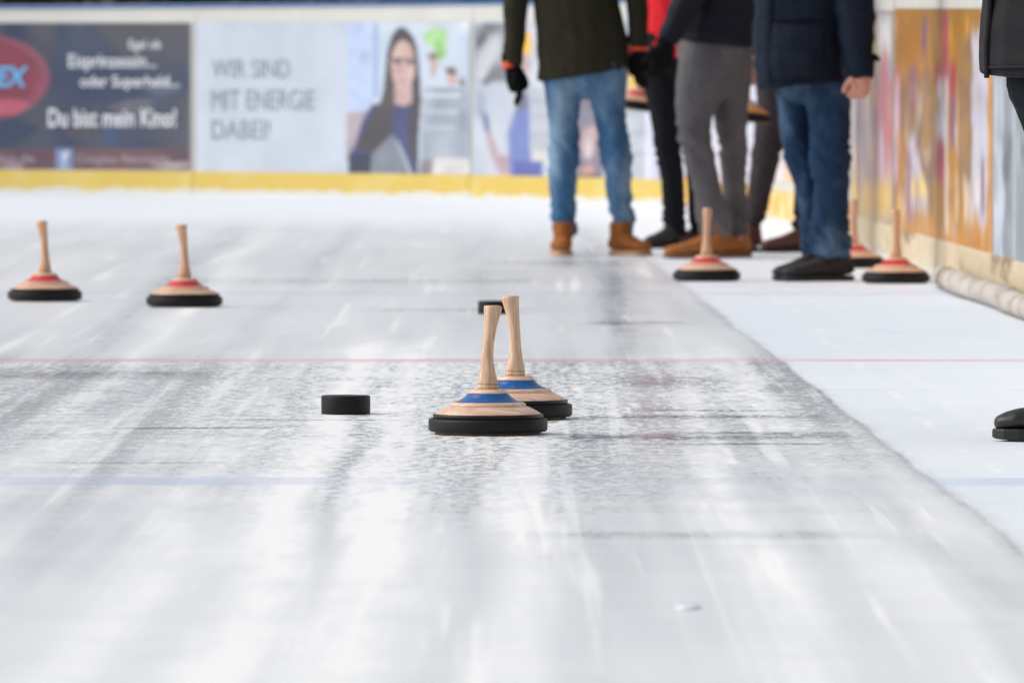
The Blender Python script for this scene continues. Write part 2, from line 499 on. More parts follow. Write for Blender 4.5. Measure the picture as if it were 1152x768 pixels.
# -- workshop picture advert
B3 = board(530, 752, 'advert board with a grey workshop picture and a worker in blue behind the olive coat', M['kick_yellow'])
polys = [
    (rect(531, 25, 751, 206), lgrey_p),
    (rect(534, 27, 575, 92), dgrey_p), (z4((600, 190), (700, 60), (705, 120), (640, 260), (600, 280)), ink((190, 192, 198))),
    (z4((600, 100), (640, 60), (650, 90), (606, 150)), ink((84, 88, 98))), (z4((630, 280), (690, 240), (690, 255), (640, 300)), ink((98, 102, 112))),
    (rect(575, 27, 640, 120), ink((186, 192, 200))),
    (rect(586, 37, 598, 62), ink((232, 178, 60))), (blobp(592, 72, 5, 10, seed=31), ink((176, 150, 150))),
    (z4((600, 300), (640, 340), (640, 440), (600, 420)), ink((150, 160, 176))),
    (z4((625, 420), (650, 410), (665, 520), (640, 500)), ink((92, 114, 150))),
    (z4((640, 490), (670, 510), (700, 590), (745, 600), (745, 690), (710, 690), (660, 590)), ink((176, 154, 160))),
    ([(572, 150), (580, 126), (596, 118), (598, 202), (574, 202)], blue_p), (rect(578, 182, 612, 203), ink((84, 96, 160))),
    ([(584, 105), (594, 100), (596, 120), (580, 128)], ink((110, 112, 136))),
    (rect(598, 100, 622, 180), ink((176, 182, 192))), (rect(598, 112, 622, 115), ink((150, 158, 170))), (rect(598, 130, 622, 133), ink((150, 158, 170))), (rect(598, 150, 622, 153), ink((152, 158, 170))),
    (rect(600, 170, 622, 182), ink((200, 196, 192))),
    (rect(648, 110, 680, 203), ink((120, 116, 132))), (blobp(663, 160, 10, 18, seed=33), ink((178, 150, 152))), (blobp(663, 166, 4, 12, seed=34), ink((196, 190, 194))), (blobp(662, 193, 8, 7, seed=35), ink((190, 146, 138))), (rect(650, 196, 676, 204), ink((84, 80, 90))),
    (rect(704, 30, 727, 204), ink((176, 182, 192))), (rect(704, 125, 727, 128), ink((152, 160, 172))), (rect(704, 148, 727, 151), ink((152, 160, 172))), (rect(704, 172, 727, 175), ink((156, 162, 174))),
    (rect(708, 82, 720, 104), ink((222, 186, 80))),
    (rect(727, 110, 733, 206), ink((214, 214, 232))), (rect(736, 110, 740, 206), ink((200, 202, 230))),
]
print_polys('poster', polys, B3)

# -- curved corner
B4 = board(752, 958, 'curved corner board in pale lilac with an orange kick strip behind the players', M['kick_orange'], kick_h=.19)
print_polys('poster', [
    (rect(753, 30, 956, 205), photo_mat('pale lilac print', [(206, 212, 228), (198, 200, 218), (214, 204, 208)], 1.2)),
    (rect(878, 60, 898, 205), ink((196, 178, 178))), (rect(862, 150, 882, 206), ink((212, 204, 204))), (rect(886, 184, 898, 206), ink((222, 178, 92))),
    (rect(820, 60, 834, 180), ink((190, 198, 220))),
], B4)

# -- right-hand boards, seen end on
B5 = board(958, 1006, 'pale streaky advert board with a yellow foot between the navy parka and the mustard board', M['kick_cream'], kick_h=.165)
pk = photo_mat('lilac grey print', [(176, 164, 168), (190, 182, 190), (160, 146, 150), (196, 176, 160), (150, 136, 146)], 1.3, (1, .8, .8))
yl = photo_mat('yellow print', [(226, 186, 84), (220, 170, 70), (222, 196, 130)], 1.6)
print_polys('poster', [
    (rect(959, 12, 1005, 252), pk), (rect(959, 205, 1005, 232), yl), (rect(959, 232, 1005, 252), ink((200, 168, 126))), (wav(988, 18, 1003, 60), ink((214, 214, 214))),
] + streaks(959, 1005, 40, 206, 45, [ink(c_) for c_ in ((186, 170, 176), (200, 178, 150), (160, 146, 156), (184, 130, 130), (206, 196, 200), (190, 150, 120))], 3) + streaks(959, 1005, 200, 250, 16, [ink(c_) for c_ in ((222, 190, 110), (206, 176, 140), (220, 176, 76))], 4) + [
    (wav(959, 60, 980, 105), ink((208, 186, 150))), (wav(993, 60, 999, 205), ink((186, 110, 122))), (wav(987, 100, 990, 200), ink((196, 104, 104))), (wav(1001, 100, 1004, 190), ink((206, 96, 106))), (wav(982, 30, 986, 110), ink((222, 190, 130))), (wav(967, 110, 976, 190), ink((160, 150, 160))), (wav(991, 150, 995, 205), ink((190, 176, 200))),
] + streaks(959, 1005, 60, 240, 26, [ink(c_) for c_ in ((192, 176, 180), (170, 156, 164), (204, 186, 160), (190, 140, 140))], 13, 2.2), B5, off0=.004, cell=.8, blur=(.9, 7), seed=3)
B6 = board(1006, 1118.5, 'mustard yellow advert board with crimson and lilac streaks on the right side boards', M['kick_cream'], kick_h=.165)
must = photo_mat('mustard print', [(180, 118, 10), (192, 132, 20), (148, 96, 20), (160, 112, 40)], 1.1, (1, .9, .7))
mustp = photo_mat('pale orange print', [(200, 142, 58), (206, 160, 92), (188, 120, 36)], 1.6, (1, 1, .8))
gb = photo_mat('grey brown print', [(146, 112, 72), (164, 122, 58), (128, 98, 84)], 1.5)
lil = photo_mat('lilac white print', [(198, 196, 210), (208, 200, 206), (182, 178, 196)], 1.6)
cr = photo_mat('crimson print', [(168, 46, 72), (150, 44, 60), (186, 66, 90)], 2)
print_polys('poster', [
    (rect(1007, 10, 1117.5, 292), must), (rect(1007, 236, 1117.5, 292), mustp), (wav(1012, 195, 1050, 240), yl),
] + streaks(1007, 1094, 14, 100, 40, [ink(c_) for c_ in ((182, 130, 34), (166, 118, 36), (196, 146, 46), (150, 110, 50), (176, 136, 84), (150, 104, 90))], 5) + streaks(1007, 1094, 90, 215, 55, [ink(c_) for c_ in ((150, 106, 70), (172, 124, 52), (186, 132, 44), (190, 140, 110), (130, 100, 116), (206, 196, 200), (186, 136, 50), (156, 74, 84))], 6) + streaks(1007, 1112, 200, 291, 55, [ink(c_) for c_ in ((214, 166, 90), (206, 150, 66), (222, 196, 150), (198, 150, 90), (186, 132, 48), (200, 176, 170))], 7) + streaks(1095, 1112, 30, 244, 26, [ink(c_) for c_ in ((188, 188, 204), (206, 204, 214), (178, 176, 188))], 8) + [
    (wav(1007, 80, 1016, 215), ink((170, 96, 90))), (wav(1008, 95, 1013, 200), ink((200, 170, 190))), (wav(1015, 90, 1036, 170), gb), (wav(1034, 80, 1053, 236), gb), (wav(1038, 20, 1044, 60), ink((124, 92, 104))), (wav(1024, 75, 1032, 118), ink((140, 92, 112))), ([(1022, 160), (1030, 150), (1046, 236), (1020, 240)], lil), (rect(1022, 170, 1027, 250), ink((156, 112, 140))), ([(1026, 200), (1040, 198), (1046, 222), (1026, 222)], ink((230, 200, 130))), (wav(1048, 30, 1055, 100), ink((150, 104, 22))), (wav(1061, 15, 1067, 92), cr), (wav(1053, 70, 1059, 98), ink((150, 42, 46))), (wav(1070, 68, 1076, 112), cr), (wav(1070, 112, 1076, 165), ink((128, 84, 108))), (wav(1055, 90, 1068, 168), lil), (wav(1054, 158, 1063, 206), cr), (rect(1053, 206, 1064, 262), ink((178, 124, 28))), (rect(1064, 160, 1068, 262), ink((222, 206, 186))), (wav(1078, 45, 1095, 205), gb), ([(1072, 162), (1078, 170), (1085, 262), (1075, 262)], ink((186, 130, 26))), ([(1086, 205), (1092, 205), (1096, 250), (1086, 250)], ink((220, 202, 176))), (wav(1094.5, 32, 1112, 244), lil), (wav(1097, 95, 1104, 120), ink((176, 168, 172))), (wav(1105, 178, 1109, 242), ink((146, 112, 132))), (wav(1098, 200, 1104, 232), ink((224, 214, 206))), (rect(1113, 60, 1117.5, 290), ink((206, 140, 44))),
] + streaks(1007, 1094, 90, 285, 60, [ink(c_) for c_ in ((150, 124, 104), (184, 138, 60), (190, 160, 140), (140, 108, 116), (206, 190, 180), (196, 144, 70))], 16, 2.4) + streaks(1095, 1112, 40, 240, 12, [ink(c_) for c_ in ((184, 184, 198), (210, 206, 210))], 18, 2.5), B6, off0=.004, cell=.8, blur=(.6, 6), seed=3)
B7 = board(1118.5, 1400, 'grey advert board with a dark patch nearest on the right side boards', M['kick_cream'], kick_h=.165, s0=.2)
gr = photo_mat('cool grey print', [(150, 158, 166), (170, 178, 188), (134, 142, 150)], 1.2)
print_polys('poster', [
    (rect(1119.5, 8, 1330, 300), gr), (rect(1119.5, 90, 1130, 300), ink((190, 198, 212))),
] + streaks(1119.5, 1200, 20, 300, 60, [ink(c_) for c_ in ((150, 158, 166), (182, 190, 200), (136, 146, 152), (160, 168, 178), (118, 126, 134))], 9) + [
    (wav(1114, 8, 1118, 10), gr), (wav(1129, 152, 1141, 206), ink((98, 104, 114))), (wav(1131, 215, 1142, 245), ink((130, 134, 142))), (rect(1144, 20, 1330, 302), photo_mat('green grey print', [(132, 144, 148), (122, 134, 140), (144, 154, 160)], 1.2)), (wav(1149, 165, 1156, 175), ink((80, 92, 98))), (rect(1141, 100, 1144, 300), ink((176, 184, 196))),
] + streaks(1119.5, 1160, 20, 300, 30, [ink(c_) for c_ in ((158, 166, 174), (186, 194, 204), (140, 150, 156))], 19, 2.4), B7, off0=.004, cell=.8, blur=(.9, 7), seed=3)
BL = board(-330, -330, 'plain white board continuing the back boards past the dark advert', M['kick_yellow'], s0=s_of_px(-330) + .004, s1=WS[-1] - .05)

# ------------------------------------------------------------------ padding tube along the right boards
pad = photo_mat('grubby grey padding', [(186, 178, 170), (166, 156, 146), (196, 190, 182), (148, 136, 124)], 6, (1, .5, 1), .8)
s_a, s_b = s_of_px(1420), s_of_px(1078)
p, n = wall_at((s_a + s_b) / 2)
T = empty('foam_roll', (p.x, p.y, 0)); tag(T, 'grubby grey foam padding roll lying along the foot of the right boards', 'padding')
bm = bmesh.new(); N = 90; rings = []
for i in range(N + 1):
    s = s_a + (s_b - s_a) * i / N
    pinch = 1 - .16 * math.exp(-((s - s_of_px(1092)) / .05) ** 2) - .1 * math.exp(-((s - s_of_px(1168)) / .06) ** 2)
    rr = .042 * pinch * (1 + .16 * mnoise.noise(Vector((s * 1.3, 0, 0)))) * (min(1, (N - i) / 3 + .45))
    off = .085 + .012 * mnoise.noise(Vector((s * .7, 5, 0)))
    c = wall_pt(s, rr + .004, off); pp, nn = wall_at(s)
    ring = []
    for j in range(18):
        a = 2 * math.pi * j / 18
        q = rr * (1 + .07 * mnoise.noise(Vector((s * 5, math.cos(a) * 1.5, math.sin(a) * 1.5))))
        ring.append(bm.verts.new(c + Vector((nn.x * math.cos(a), nn.y * math.cos(a), 0)) * q + Vector((0, 0, q * math.sin(a))) - T.location))
    rings.append(ring)
for a, b in zip(rings, rings[1:]):
    for j in range(18): bm.faces.new((a[j], a[(j + 1) % 18], b[(j + 1) % 18], b[j]))
bm.faces.new(rings[0]); bm.faces.new(list(reversed(rings[-1])))
bm_obj('padding', bm, pad, T)
strap_m = plain('dark strap', (70, 58, 50), .8)
for px in (1092, 1168):
    s0 = s_of_px(px); bm = bmesh.new(); rings = []
    for ds in (-.025, .025):
        c = wall_pt(s0 + ds, .046, .085); pp, nn = wall_at(s0)
        rings.append([bm.verts.new(c + Vector((nn.x * math.cos(a), nn.y * math.cos(a), 0)) * .0435 + Vector((0, 0, .0435 * math.sin(a))) - T.location) for a in [2 * math.pi * j / 20 for j in range(20)]])
    for j in range(20): bm.faces.new((rings[0][j], rings[0][(j + 1) % 20], rings[1][(j + 1) % 20], rings[1][j]))
    bm_obj('strap', bm, strap_m, T)

# ------------------------------------------------------------------ ice stocks
def make_stock(label, ring, woodm, bodym, flare, group):
    e = empty('ice_stock'); tag(e, label, 'ice stock', group)
    bm = bmesh.new(); lathe(bm, [(.112, 0), (.119, .001), (.121, .004), (.121, .0065)], 72)
    bm_obj('running_sole', bm, M['sole_tan'], e)
    bm = bmesh.new(); lathe(bm, [(.122, .0055), (.131, .0065), (.1345, .010), (.135, .014), (.135, .029), (.1342, .033), (.132, .0355), (.124, .0362)], 96)
    bm_obj('rubber_ring', bm, M['rubber'], e)
    bm = bmesh.new(); lathe(bm, [(.1235, .0362), (.1246, .0372), (.1246, .0448), (.1238, .0456), (.116, .0458)], 96)
    bm_obj('collar', bm, M['collar'], e)
    bm = bmesh.new(); lathe(bm, [(.1195, .0459), (.1192, .0468), (.1150, .0500), (.106, .0553), (.096, .0600), (.0888, .0630), (.0872, .0634), (.0855, .0624), (.0850, .0636), (.0862, .0655), (.0852, .0690), (.0805, .0716), (.0762, .0727), (.0745, .0718)], 96)
    b = bm_obj('body', bm, bodym, e)
    bm = bmesh.new(); lathe(bm, [(.0745, .0719), (.0722, .0735), (.0655, .0762), (.0588, .0800), (.0525, .0850), (.0478, .0900), (.0455, .0918)], 96)
    bm_obj('coloured_band', bm, ring, e)
    bm = bmesh.new(); lathe(bm, [(.0455, .0919), (.0462, .0930), (.0448, .0965), (.0405, .0995), (.0390, .1012), (.0335, .1016), (.0245, .1018)], 72)
    bm_obj('neck', bm, bodym, e)
    # grip: curved, oval, one side straight
    bm = bmesh.new(); rings = []
    keys = [(.1019, 0, .0232, .0232), (.1120, 0, .0234, .0234), (.1128, 0, .0222, .0222), (.1140, 0, .0228, .0228), (.122, -.0005, .0218, .0215), (.135, -.001, .0190, .019), (.150, -.0012, .0158, .0165), (.166, -.001, .0138, .015), (.185, -.0005, .0130, .0145),
            (.205, .0008, .0132, .0145), (.225, .0028, .0140, .015), (.245, .0055, .0156, .016), (.262, .0085, .0176, .017), (.276, .0105, .0198, .0176), (.284, .0112, .0207, .0178), (.2885, .0105, .0198, .0168), (.2905, .009, .0165, .0138)]
    for z, cx, rx, ry in keys:
        rings.append([bm.verts.new((flare * cx + rx * math.cos(a), ry * math.sin(a), z)) for a in [2 * math.pi * i / 40 for i in range(40)]])
    for a, b_ in zip(rings, rings[1:]):
        for i in range(40): bm.faces.new((a[i], a[(i + 1) % 40], b_[(i + 1) % 40], b_[i]))
    bm.faces.new(rings[0]); bm.faces.new(list(reversed(rings[-1])))
    h = bm_obj('handle', bm, woodm, e)
    bm = bmesh.new(); lathe(bm, [(.0229, .1120), (.0236, .1123), (.0236, .1129), (.0229, .1132)], 40)
    bm_obj('groove_line', bm, M['groove'], h)
    for r_, z_ in ((.0862, .0629), (.0757, .0724)):
        bm = bmesh.new(); lathe(bm, [(r_, z_ - .0008), (r_ + .0009, z_ - .0005), (r_ + .0009, z_ + .0002), (r_, z_ + .0005)], 80)
        bm_obj('groove_line', bm, M['groove'], b)
    return e

gp = 'ice stocks standing on the ice'
bl = make_stock('blue banded ice stock in front, its wooden handle flaring to the right', M['blue_paint'], M['wood'], M['wood_body'], 1, gp)
bl.location = G(549, 488); bl.rotation_euler.z = R(4)
b2 = copy_tree(bl); b2['label'] = 'blue banded ice stock half hidden behind the front one, its handle flaring to the left'
b2.location = G(579.5, 471); b2.rotation_euler.z = R(184)
rd = make_stock('red banded ice stock standing furthest left on the ice, nearest the photo edge', M['red_paint'], M['wood_far'], M['wood_far_body'], -1, gp)
rd.location = G(50.5, 338.5)
def red(px, py, rz, label, g=gp):
    c = copy_tree(rd); c['label'] = label; c['group'] = g
    c.location = G(px, py); c.rotation_euler.z = R(rz); return c
red(207.5, 345, 8, 'red banded ice stock on grey ice, second from the left edge')
red(795, 316, 100, 'red banded ice stock in front of the tan boots and grey trousers')
red(960, 301, 95, 'red banded ice stock half hidden behind the black shoes, next to the boards')
red(1008, 318.5, 80, 'red banded ice stock beside the end of the grey foam roll')
yel = make_stock('ice stock with yellow brown body held low between the grey trousers and navy parka', M['wood_far_body'], M['wood_far'], wood('orange wood', (228, 166, 92), (200, 136, 68), 'X', .4), 1, 'ice stocks carried by hand')
yel.location = W(836, 137, 40.35); yel.rotation_euler = (R(3), R(5), R(30))
hel = copy_tree(rd); hel['label'] = 'ice stock held low between the light jeans and the black trousers'; hel['group'] = 'ice stocks carried by hand'
hel.location = W(716, 124, 42.5); hel.rotation_euler = (R(2), R(8), R(10))

# ------------------------------------------------------------------ pucks
bm = bmesh.new(); lathe(bm, [(.0572, 0), (.0585, .0012), (.0588, .004), (.0588, .0405), (.058, .0432), (.0562, .0445), (.040, .0447), (.0395, .0442)], 72)
pk1 = bm_obj('puck', bm, M['rubber']); tag(pk1, 'black rubber puck lying alone left of the blue banded stocks', 'puck', 'target pucks on the ice')
pk1.location = G(389, 465.5)
pk2 = pk1.copy(); COL.objects.link(pk2); pk2['label'] = 'black rubber puck partly hidden behind the tops of the two wooden handles'
pk2.location = G(557, 353)

# ------------------------------------------------------------------ a chip of ice in the foreground
bm = bmesh.new(); bmesh.ops.create_icosphere(bm, subdivisions=2, radius=1)
for v in bm.verts:
    v.co *= 1 + .3 * mnoise.noise(v.co * 1.7 + Vector((4, 1, 2))); v.co = Vector((v.co.x * .019, v.co.y * .05, max(0, v.co.z * .005 + .002)))
chip = bm_obj('ice_chip', bm, plain('pale blue ice chip', (222, 231, 240), .35, .05), None); chip.location = G(774, 684)
tag(chip, 'small pale blue chip of ice lying alone on the lane in the right foreground', 'ice chip')

# ------------------------------------------------------------------ people
def chain_mesh(bm, pts, seg=18, sub=4, caps=(True, True)):
    """pts: (Vector, lateral radius, depth radius)"""
    P = [Vector((*p[0], p[1], p[2])) if False else (Vector(p[0]), p[1], p[2]) for p in pts]
    out = []
    for i in range(len(P) - 1):
        p0 = P[max(i - 1, 0)]; p1 = P[i]; p2 = P[i + 1]; p3 = P[min(i + 2, len(P) - 1)]
        for j in range(sub):
            t = j / sub
            def cr_(a, b, c, d): return .5 * ((2 * b) + (c - a) * t + (2 * a - 5 * b + 4 * c - d) * t * t + (3 * b - a - 3 * c + d) * t ** 3)
            out.append((cr_(p0[0], p1[0], p2[0], p3[0]), max(.002, cr_(p0[1], p1[1], p2[1], p3[1])), max(.002, cr_(p0[2], p1[2], p2[2], p3[2]))))
    out.append(P[-1])
    rings = []
    def ring(c, t, rx, ry):
        t = t.normalized()
        lat = Vector((1, 0, 0)) - t * t.x
        if lat.length < .35: lat = Vector((0, 1, 0)) - t * t.y
        lat.normalize(); dep = t.cross(lat).normalized()
        return [bm.verts.new(c + lat * rx * math.cos(a) + dep * ry * math.sin(a)) for a in [2 * math.pi * k / seg for k in range(seg)]]
    n = len(out)
    tang = [(out[min(i + 1, n - 1)][0] - out[max(i - 1, 0)][0]) for i in range(n)]
    if caps[0]:
        c, rx, ry = out[0]; t = tang[0].normalized(); m_ = min(rx, ry)
        for k in (80, 60, 35): rings.append(ring(c - t * m_ * math.sin(R(k)), t, rx * math.cos(R(k)), ry * math.cos(R(k))))
    for (c, rx, ry), t in zip(out, tang): rings.append(ring(c, t, rx, ry))
    if caps[1]:
        c, rx, ry = out[-1]; t = tang[-1].normalized(); m_ = min(rx, ry)
        for k in (35, 60, 80): rings.append(ring(c + t * m_ * math.sin(R(k)), t, rx * math.cos(R(k)), ry * math.cos(R(k))))
    for a, b in zip(rings, rings[1:]):
        for i in range(seg): bm.faces.new((a[i], a[(i + 1) % seg], b[(i + 1) % seg], b[i]))
    bm.faces.new(list(reversed(rings[0]))); bm.faces.new(rings[-1])

def fuse(name, chains, mat, parent, voxel=.008, smooth=4, disp=None, post=None, caps=(True, True), capmap=None):
    bm = bmesh.new()
    for i, c in enumerate(chains): chain_mesh(bm, c, caps=(capmap or {}).get(i, caps))
    bmesh.ops.recalc_face_normals(bm, faces=bm.faces)
    me = bpy.data.meshes.new('tmp'); bm.to_mesh(me); bm.free()
    o = bpy.data.objects.new('tmp', me); COL.objects.link(o)
    r = o.modifiers.new('r', 'REMESH'); r.mode = 'VOXEL'; r.voxel_size = voxel
    s = o.modifiers.new('s', 'SMOOTH'); s.iterations = smooth; s.factor = .5
    dg = bpy.context.evaluated_depsgraph_get()
    me2 = bpy.data.meshes.new_from_object(o.evaluated_get(dg))
    bpy.data.objects.remove(o); bpy.data.meshes.remove(me)
    base = Vector(parent.location) if parent else Vector()
    if disp:
        nrm = [v.normal.copy() for v in me2.vertices]
        for v, nn in zip(me2.vertices, nrm): v.co = v.co + nn * disp(v.co)
    for v in me2.vertices:
        if post: v.co = post(v.co)
        v.co -= base
    me2.name = name
    return link_mesh(name, me2, mat, parent, True)

def folds(amp=.006, sx=9, sz=14, seed=0, fine=.0015, angle=.5):
    off = Vector((seed * 3.7, seed * 1.3, seed * 2.1))
    def f(co):
        q = Vector((co.x * sx, co.y * sx * .6, (co.z + angle * co.x) * sz)) + off
        a = mnoise.noise(q); b = mnoise.noise(q * 2.3 + Vector((9, 2, 4)))
        c = mnoise.noise(Vector((co.x * 60, co.y * 60, co.z * 60)) + off)
        return amp * (1 - 2 * abs(a)) * .8 + amp * .5 * b + fine * c
    return f
def trouser_folds(amp, knee_z, ank_z, seed=0, fine=.001):
    f = folds(amp, 11, 22, seed, fine, .9)
    g = folds(amp * 1.4, 5, 30, seed + 5, 0, 1.1)
    def h(co):
        wk = math.exp(-((co.z - knee_z) / .09) ** 2) + 1.2 * math.exp(-((co.z - ank_z - .06) / .09) ** 2)
        return f(co) * (.45 + .5 * wk) + g(co) * wk * .6
    return h

def pxchain(D, pts, depth=1.0):
    out = []
    for p in pts:
        dy = p[3] if len(p) > 3 else 0.0
        d = D + dy; r = p[2] * d / F
        out.append((W(p[0], p[1], d), r, r * (p[4] if len(p) > 4 else depth)))
    return out

def hand_chains(wrist, d, side, curl=.5, rf=1.0, s=1.0):
    """palm, four fingers and a thumb hanging along d; side: direction of the thumb; palm normal = d x side"""
    d = d.normalized(); side = (side - d * side.dot(d)).normalized(); nrm = d.cross(side).normalized()
    ch = [[(wrist - d * .02, .026 * s, .022 * s), (wrist + d * .03 * s, .036 * s, .018 * s), (wrist + d * .065 * s, .041 * s, .017 * s), (wrist + d * .09 * s, .037 * s, .014 * s)]]
    lens = (.072, .080, .074, .058)
    for i, L in enumerate(lens):
        o = wrist + d * (.080 * s) + side * ((.030 - .0205 * i) * s)
        p = [o]
        ang = 0.0
        for k, fr in enumerate((.45, .31, .24)):
            ang += curl * (.7 + .35 * k)
            p.append(p[-1] + (d * math.cos(ang) + nrm * math.sin(ang)) * (L * fr * s))
        ch.append([(p[0] - d * .02 * s, .0085 * s, .0085 * s), (p[1], .0086 * s, .0086 * s), (p[2], .0080 * s, .0080 * s), (p[3], .0066 * s, .0066 * s)])
    t0 = wrist + d * .025 * s + side * .022 * s
    t1 = t0 + (d * .6 + side * .7 + nrm * .3).normalized() * .035 * s
    t2 = t1 + (d * .85 + side * .25 + nrm * .5).normalized() * .030 * s
    t3 = t2 + (d * .9 + nrm * .5).normalized() * .022 * s
    ch.append([(t0, .014 * s, .014 * s), (t1, .0115 * s, .0115 * s), (t2, .010 * s, .010 * s), (t3, .008 * s, .008 * s)])
    return [[(p, a * rf, b * rf) for p, a, b in c] for c in ch]

def head_chains(c, face, s=1.0):
    """c = head centre, face = horizontal facing direction"""
    f = face.normalized(); up = Vector((0, 0, 1)); sd = f.cross(up)
    P = lambda a, b, z: c + f * a * s + sd * b * s + up * z * s
    ch = [[(P(-.03, 0, -.02), .070, .085), (P(-.012, 0, .035), .076, .093), (P(-.012, 0, .075), .060, .072)],
          [(P(.028, 0, -.085), .040, .046), (P(.030, 0, -.04), .058, .058), (P(.018, 0, .02), .068, .074)],
          [(P(.082, 0, -.095), .022, .018), (P(.070, 0, -.06), .034, .03)],
          [(P(.092, 0, .02), .010, .010), (P(.105, 0, -.012), .0125, .013), (P(.112, 0, -.024), .015, .012)],
          [(P(.098, .016, -.052), .007, .007), (P(.103, 0, -.051), .009, .009), (P(.098, -.016, -.052), .007, .007)],
          [(P(.097, .014, -.062), .007, .007), (P(.101, 0, -.063), .009, .009), (P(.097, -.014, -.062), .007, .007)]]
    for b in (-1, 1):
        ch.append([(P(.085, .034 * b, .026), .010, .010), (P(.084, .045 * b, .022), .009, .009)])
        ch.append([(P(.082, .031 * b, .008), .013, .013), (P(.080, .034 * b, .008), .012, .012)])
        ch.append([(P(-.008, .074 * b, -.03), .008, .012), (P(-.012, .082 * b, .0), .009, .018), (P(-.012, .080 * b, .022), .007, .013)])
    return ch

def shoe(parent, toe, heel, upper, solem, H=.10, shaft=.13, sole_h=.022, width=.048, low=False, ankle_bias=.0):
    """toe, heel: points on the ice"""
    d = toe - heel; L = d.length; d.normalize(); up = Vector((0, 0, 1)); sd = Vector((-d.y, d.x, 0))
    P = lambda a, b, z: heel + d * (a * L) + sd * b + up * z
    k = width / .048
    def sec(a, zc, w, h): return (P(a, 0, zc), w * k, h)
    z0 = sole_h
    chain = [sec(.07, z0 + .032, .029, .032), sec(.14, z0 + .040, .031, .042), sec(.24, z0 + .042, .034, .046), sec(.40, z0 + .040, .037, .042), sec(.56, z0 + .030, .043, .033), sec(.72, z0 + .022, .047, .027), sec(.86, z0 + .017, .042, .022), sec(.93, z0 + .014, .033, .017)]
    sh = [(P(.22, 0, z0 + .03), .037 * k, .046), (P(.23, 0, z0 + .07), .041 * k, .052), (P(.235, 0, shaft), .044 * k, .054)]
    par = empty('shoe', (0, 0, 0)); COL.objects.unlink(par); bpy.data.objects.remove(par)
    # sections of the foot chain are across the foot: orient by rotating a straight foot
    bm = bmesh.new()
    ang = math.atan2(d.y, d.x)
    Q = lambda v: Vector(((v - heel).dot(d), (v - heel).dot(sd), v.z))
    c1 = [(Q(p), a, b) for p, a, b in chain]; c2 = [(Q(p), b, a) for p, a, b in sh]
    # in the local frame the tangent is +x, so the lateral axis falls back to y
    rot = Matrix.Translation(heel) @ Matrix.Rotation(ang, 4, 'Z')
    def post(co):
        z = max(co.z, z0 - .002)
        return rot @ Vector((co.x, co.y, z))
    up_ = fuse('shoe', [c1, c2], upper, parent, .0055, 3, folds(.0018, 30, 40, L * 10, .0006), post, capmap={1: (True, False)})
    # sole
    bm = bmesh.new(); outline = []
    half = [(.0, .0), (.01, .018), (.05, .030), (.15, .035), (.35, .034), (.5, .038), (.68, .049), (.82, .047), (.93, .034), (.985, .016), (1.0, 0)]
    pts = [(a * L, w * k) for a, w in half] + [(a * L, -w * k) for a, w in reversed(half[1:-1])]
    lay = [(0.0, .96, .006), (.004, 1.0, 0), (z0 - .004, 1.0, 0), (z0, .985, 0)]
    rings = []
    for z, s_, rise in lay:
        rings.append([bm.verts.new(rot @ Vector((L * .5 + (x - L * .5) * s_, y * s_, z + (.006 * max(0, (x / L - .8) / .2) if z < z0 * .6 else 0))) - parent.location) for x, y in pts])
    for a, b in zip(rings, rings[1:]):
        for i in range(len(pts)): bm.faces.new((a[i], a[(i + 1) % len(pts)], b[(i + 1) % len(pts)], b[i]))
    bm.faces.new(list(reversed(rings[0]))); bm.faces.new(rings[-1])
    s_o = bm_obj('sole', bm, solem, up_, False)
    return up_

SKIN = plain('skin', (206, 150, 132), .55, .08, 30)
HAIR = [plain('dark hair', (52, 40, 32), .6, .3, 90), plain('brown hair', (92, 66, 46), .6, .3, 90), plain('grey hair', (140, 138, 134), .6, .3, 90)]

def person(label, base, legs, torso, arms, D, face, head, trouser_m, coat_m, hair_m, tdisp, cdisp, hands=(), coat_post=None, body_extra=None, coat_caps=None, vox=.0075, thumbs=None, pelvis=None):
    e = empty('person', base); tag(e, label, 'person')
    # body: one continuous figure under the clothes
    ch = []
    for lg in legs: ch.append([(p, rx * .72, ry * .72) for p, rx, ry in lg[2:]] + [(lg[-1][0] - Vector((0, 0, .03)), .026, .028)])
    hc = Vector(head)
    tor = [(p, rx * .82, ry * .78) for p, rx, ry in torso]
    ch.append(tor[1:] + [(hc + Vector((0, 0, -.16)) - face * .02, .056, .058), (hc + Vector((0, 0, -.08)) - face * .01, .056, .060)])
    for ar in arms: ch.append([(p, rx * .72, ry * .72) for p, rx, ry in ar])
    for hnd in hands: ch += hnd
    ch += head_chains(hc, face)
    body = fuse('body', ch, SKIN, e, .0048, 3, capmap={len(legs): (False, True)})
    # hair as a cap of its own
    up = Vector((0, 0, 1)); sd = face.cross(up)
    hp = [[(hc - face * .035 + up * -.055, .070, .060), (hc - face * .038 + up * .0, .082, .080), (hc - face * .026 + up * .055, .082, .094), (hc - face * .02 + up * .092, .058, .070)]]
    fuse('hair', hp, hair_m, e, .008, 2, folds(.004, 60, 30, 3, .001))
    # clothes
    tch = list(legs) + ([pelvis] if pelvis else [])
    cm = {i: (True, False) for i in range(len(legs))}
    tr = fuse('trousers', tch, trouser_m, e, .0065, 3, tdisp, capmap=cm)
    tc = [torso] + list(arms)
    cm2 = {0: (False, True)}
    for i in range(len(arms)): cm2[i + 1] = (True, False)
    ct = fuse('coat', tc, coat_m, e, vox, 3, cdisp, coat_post, capmap=cm2)
    return e

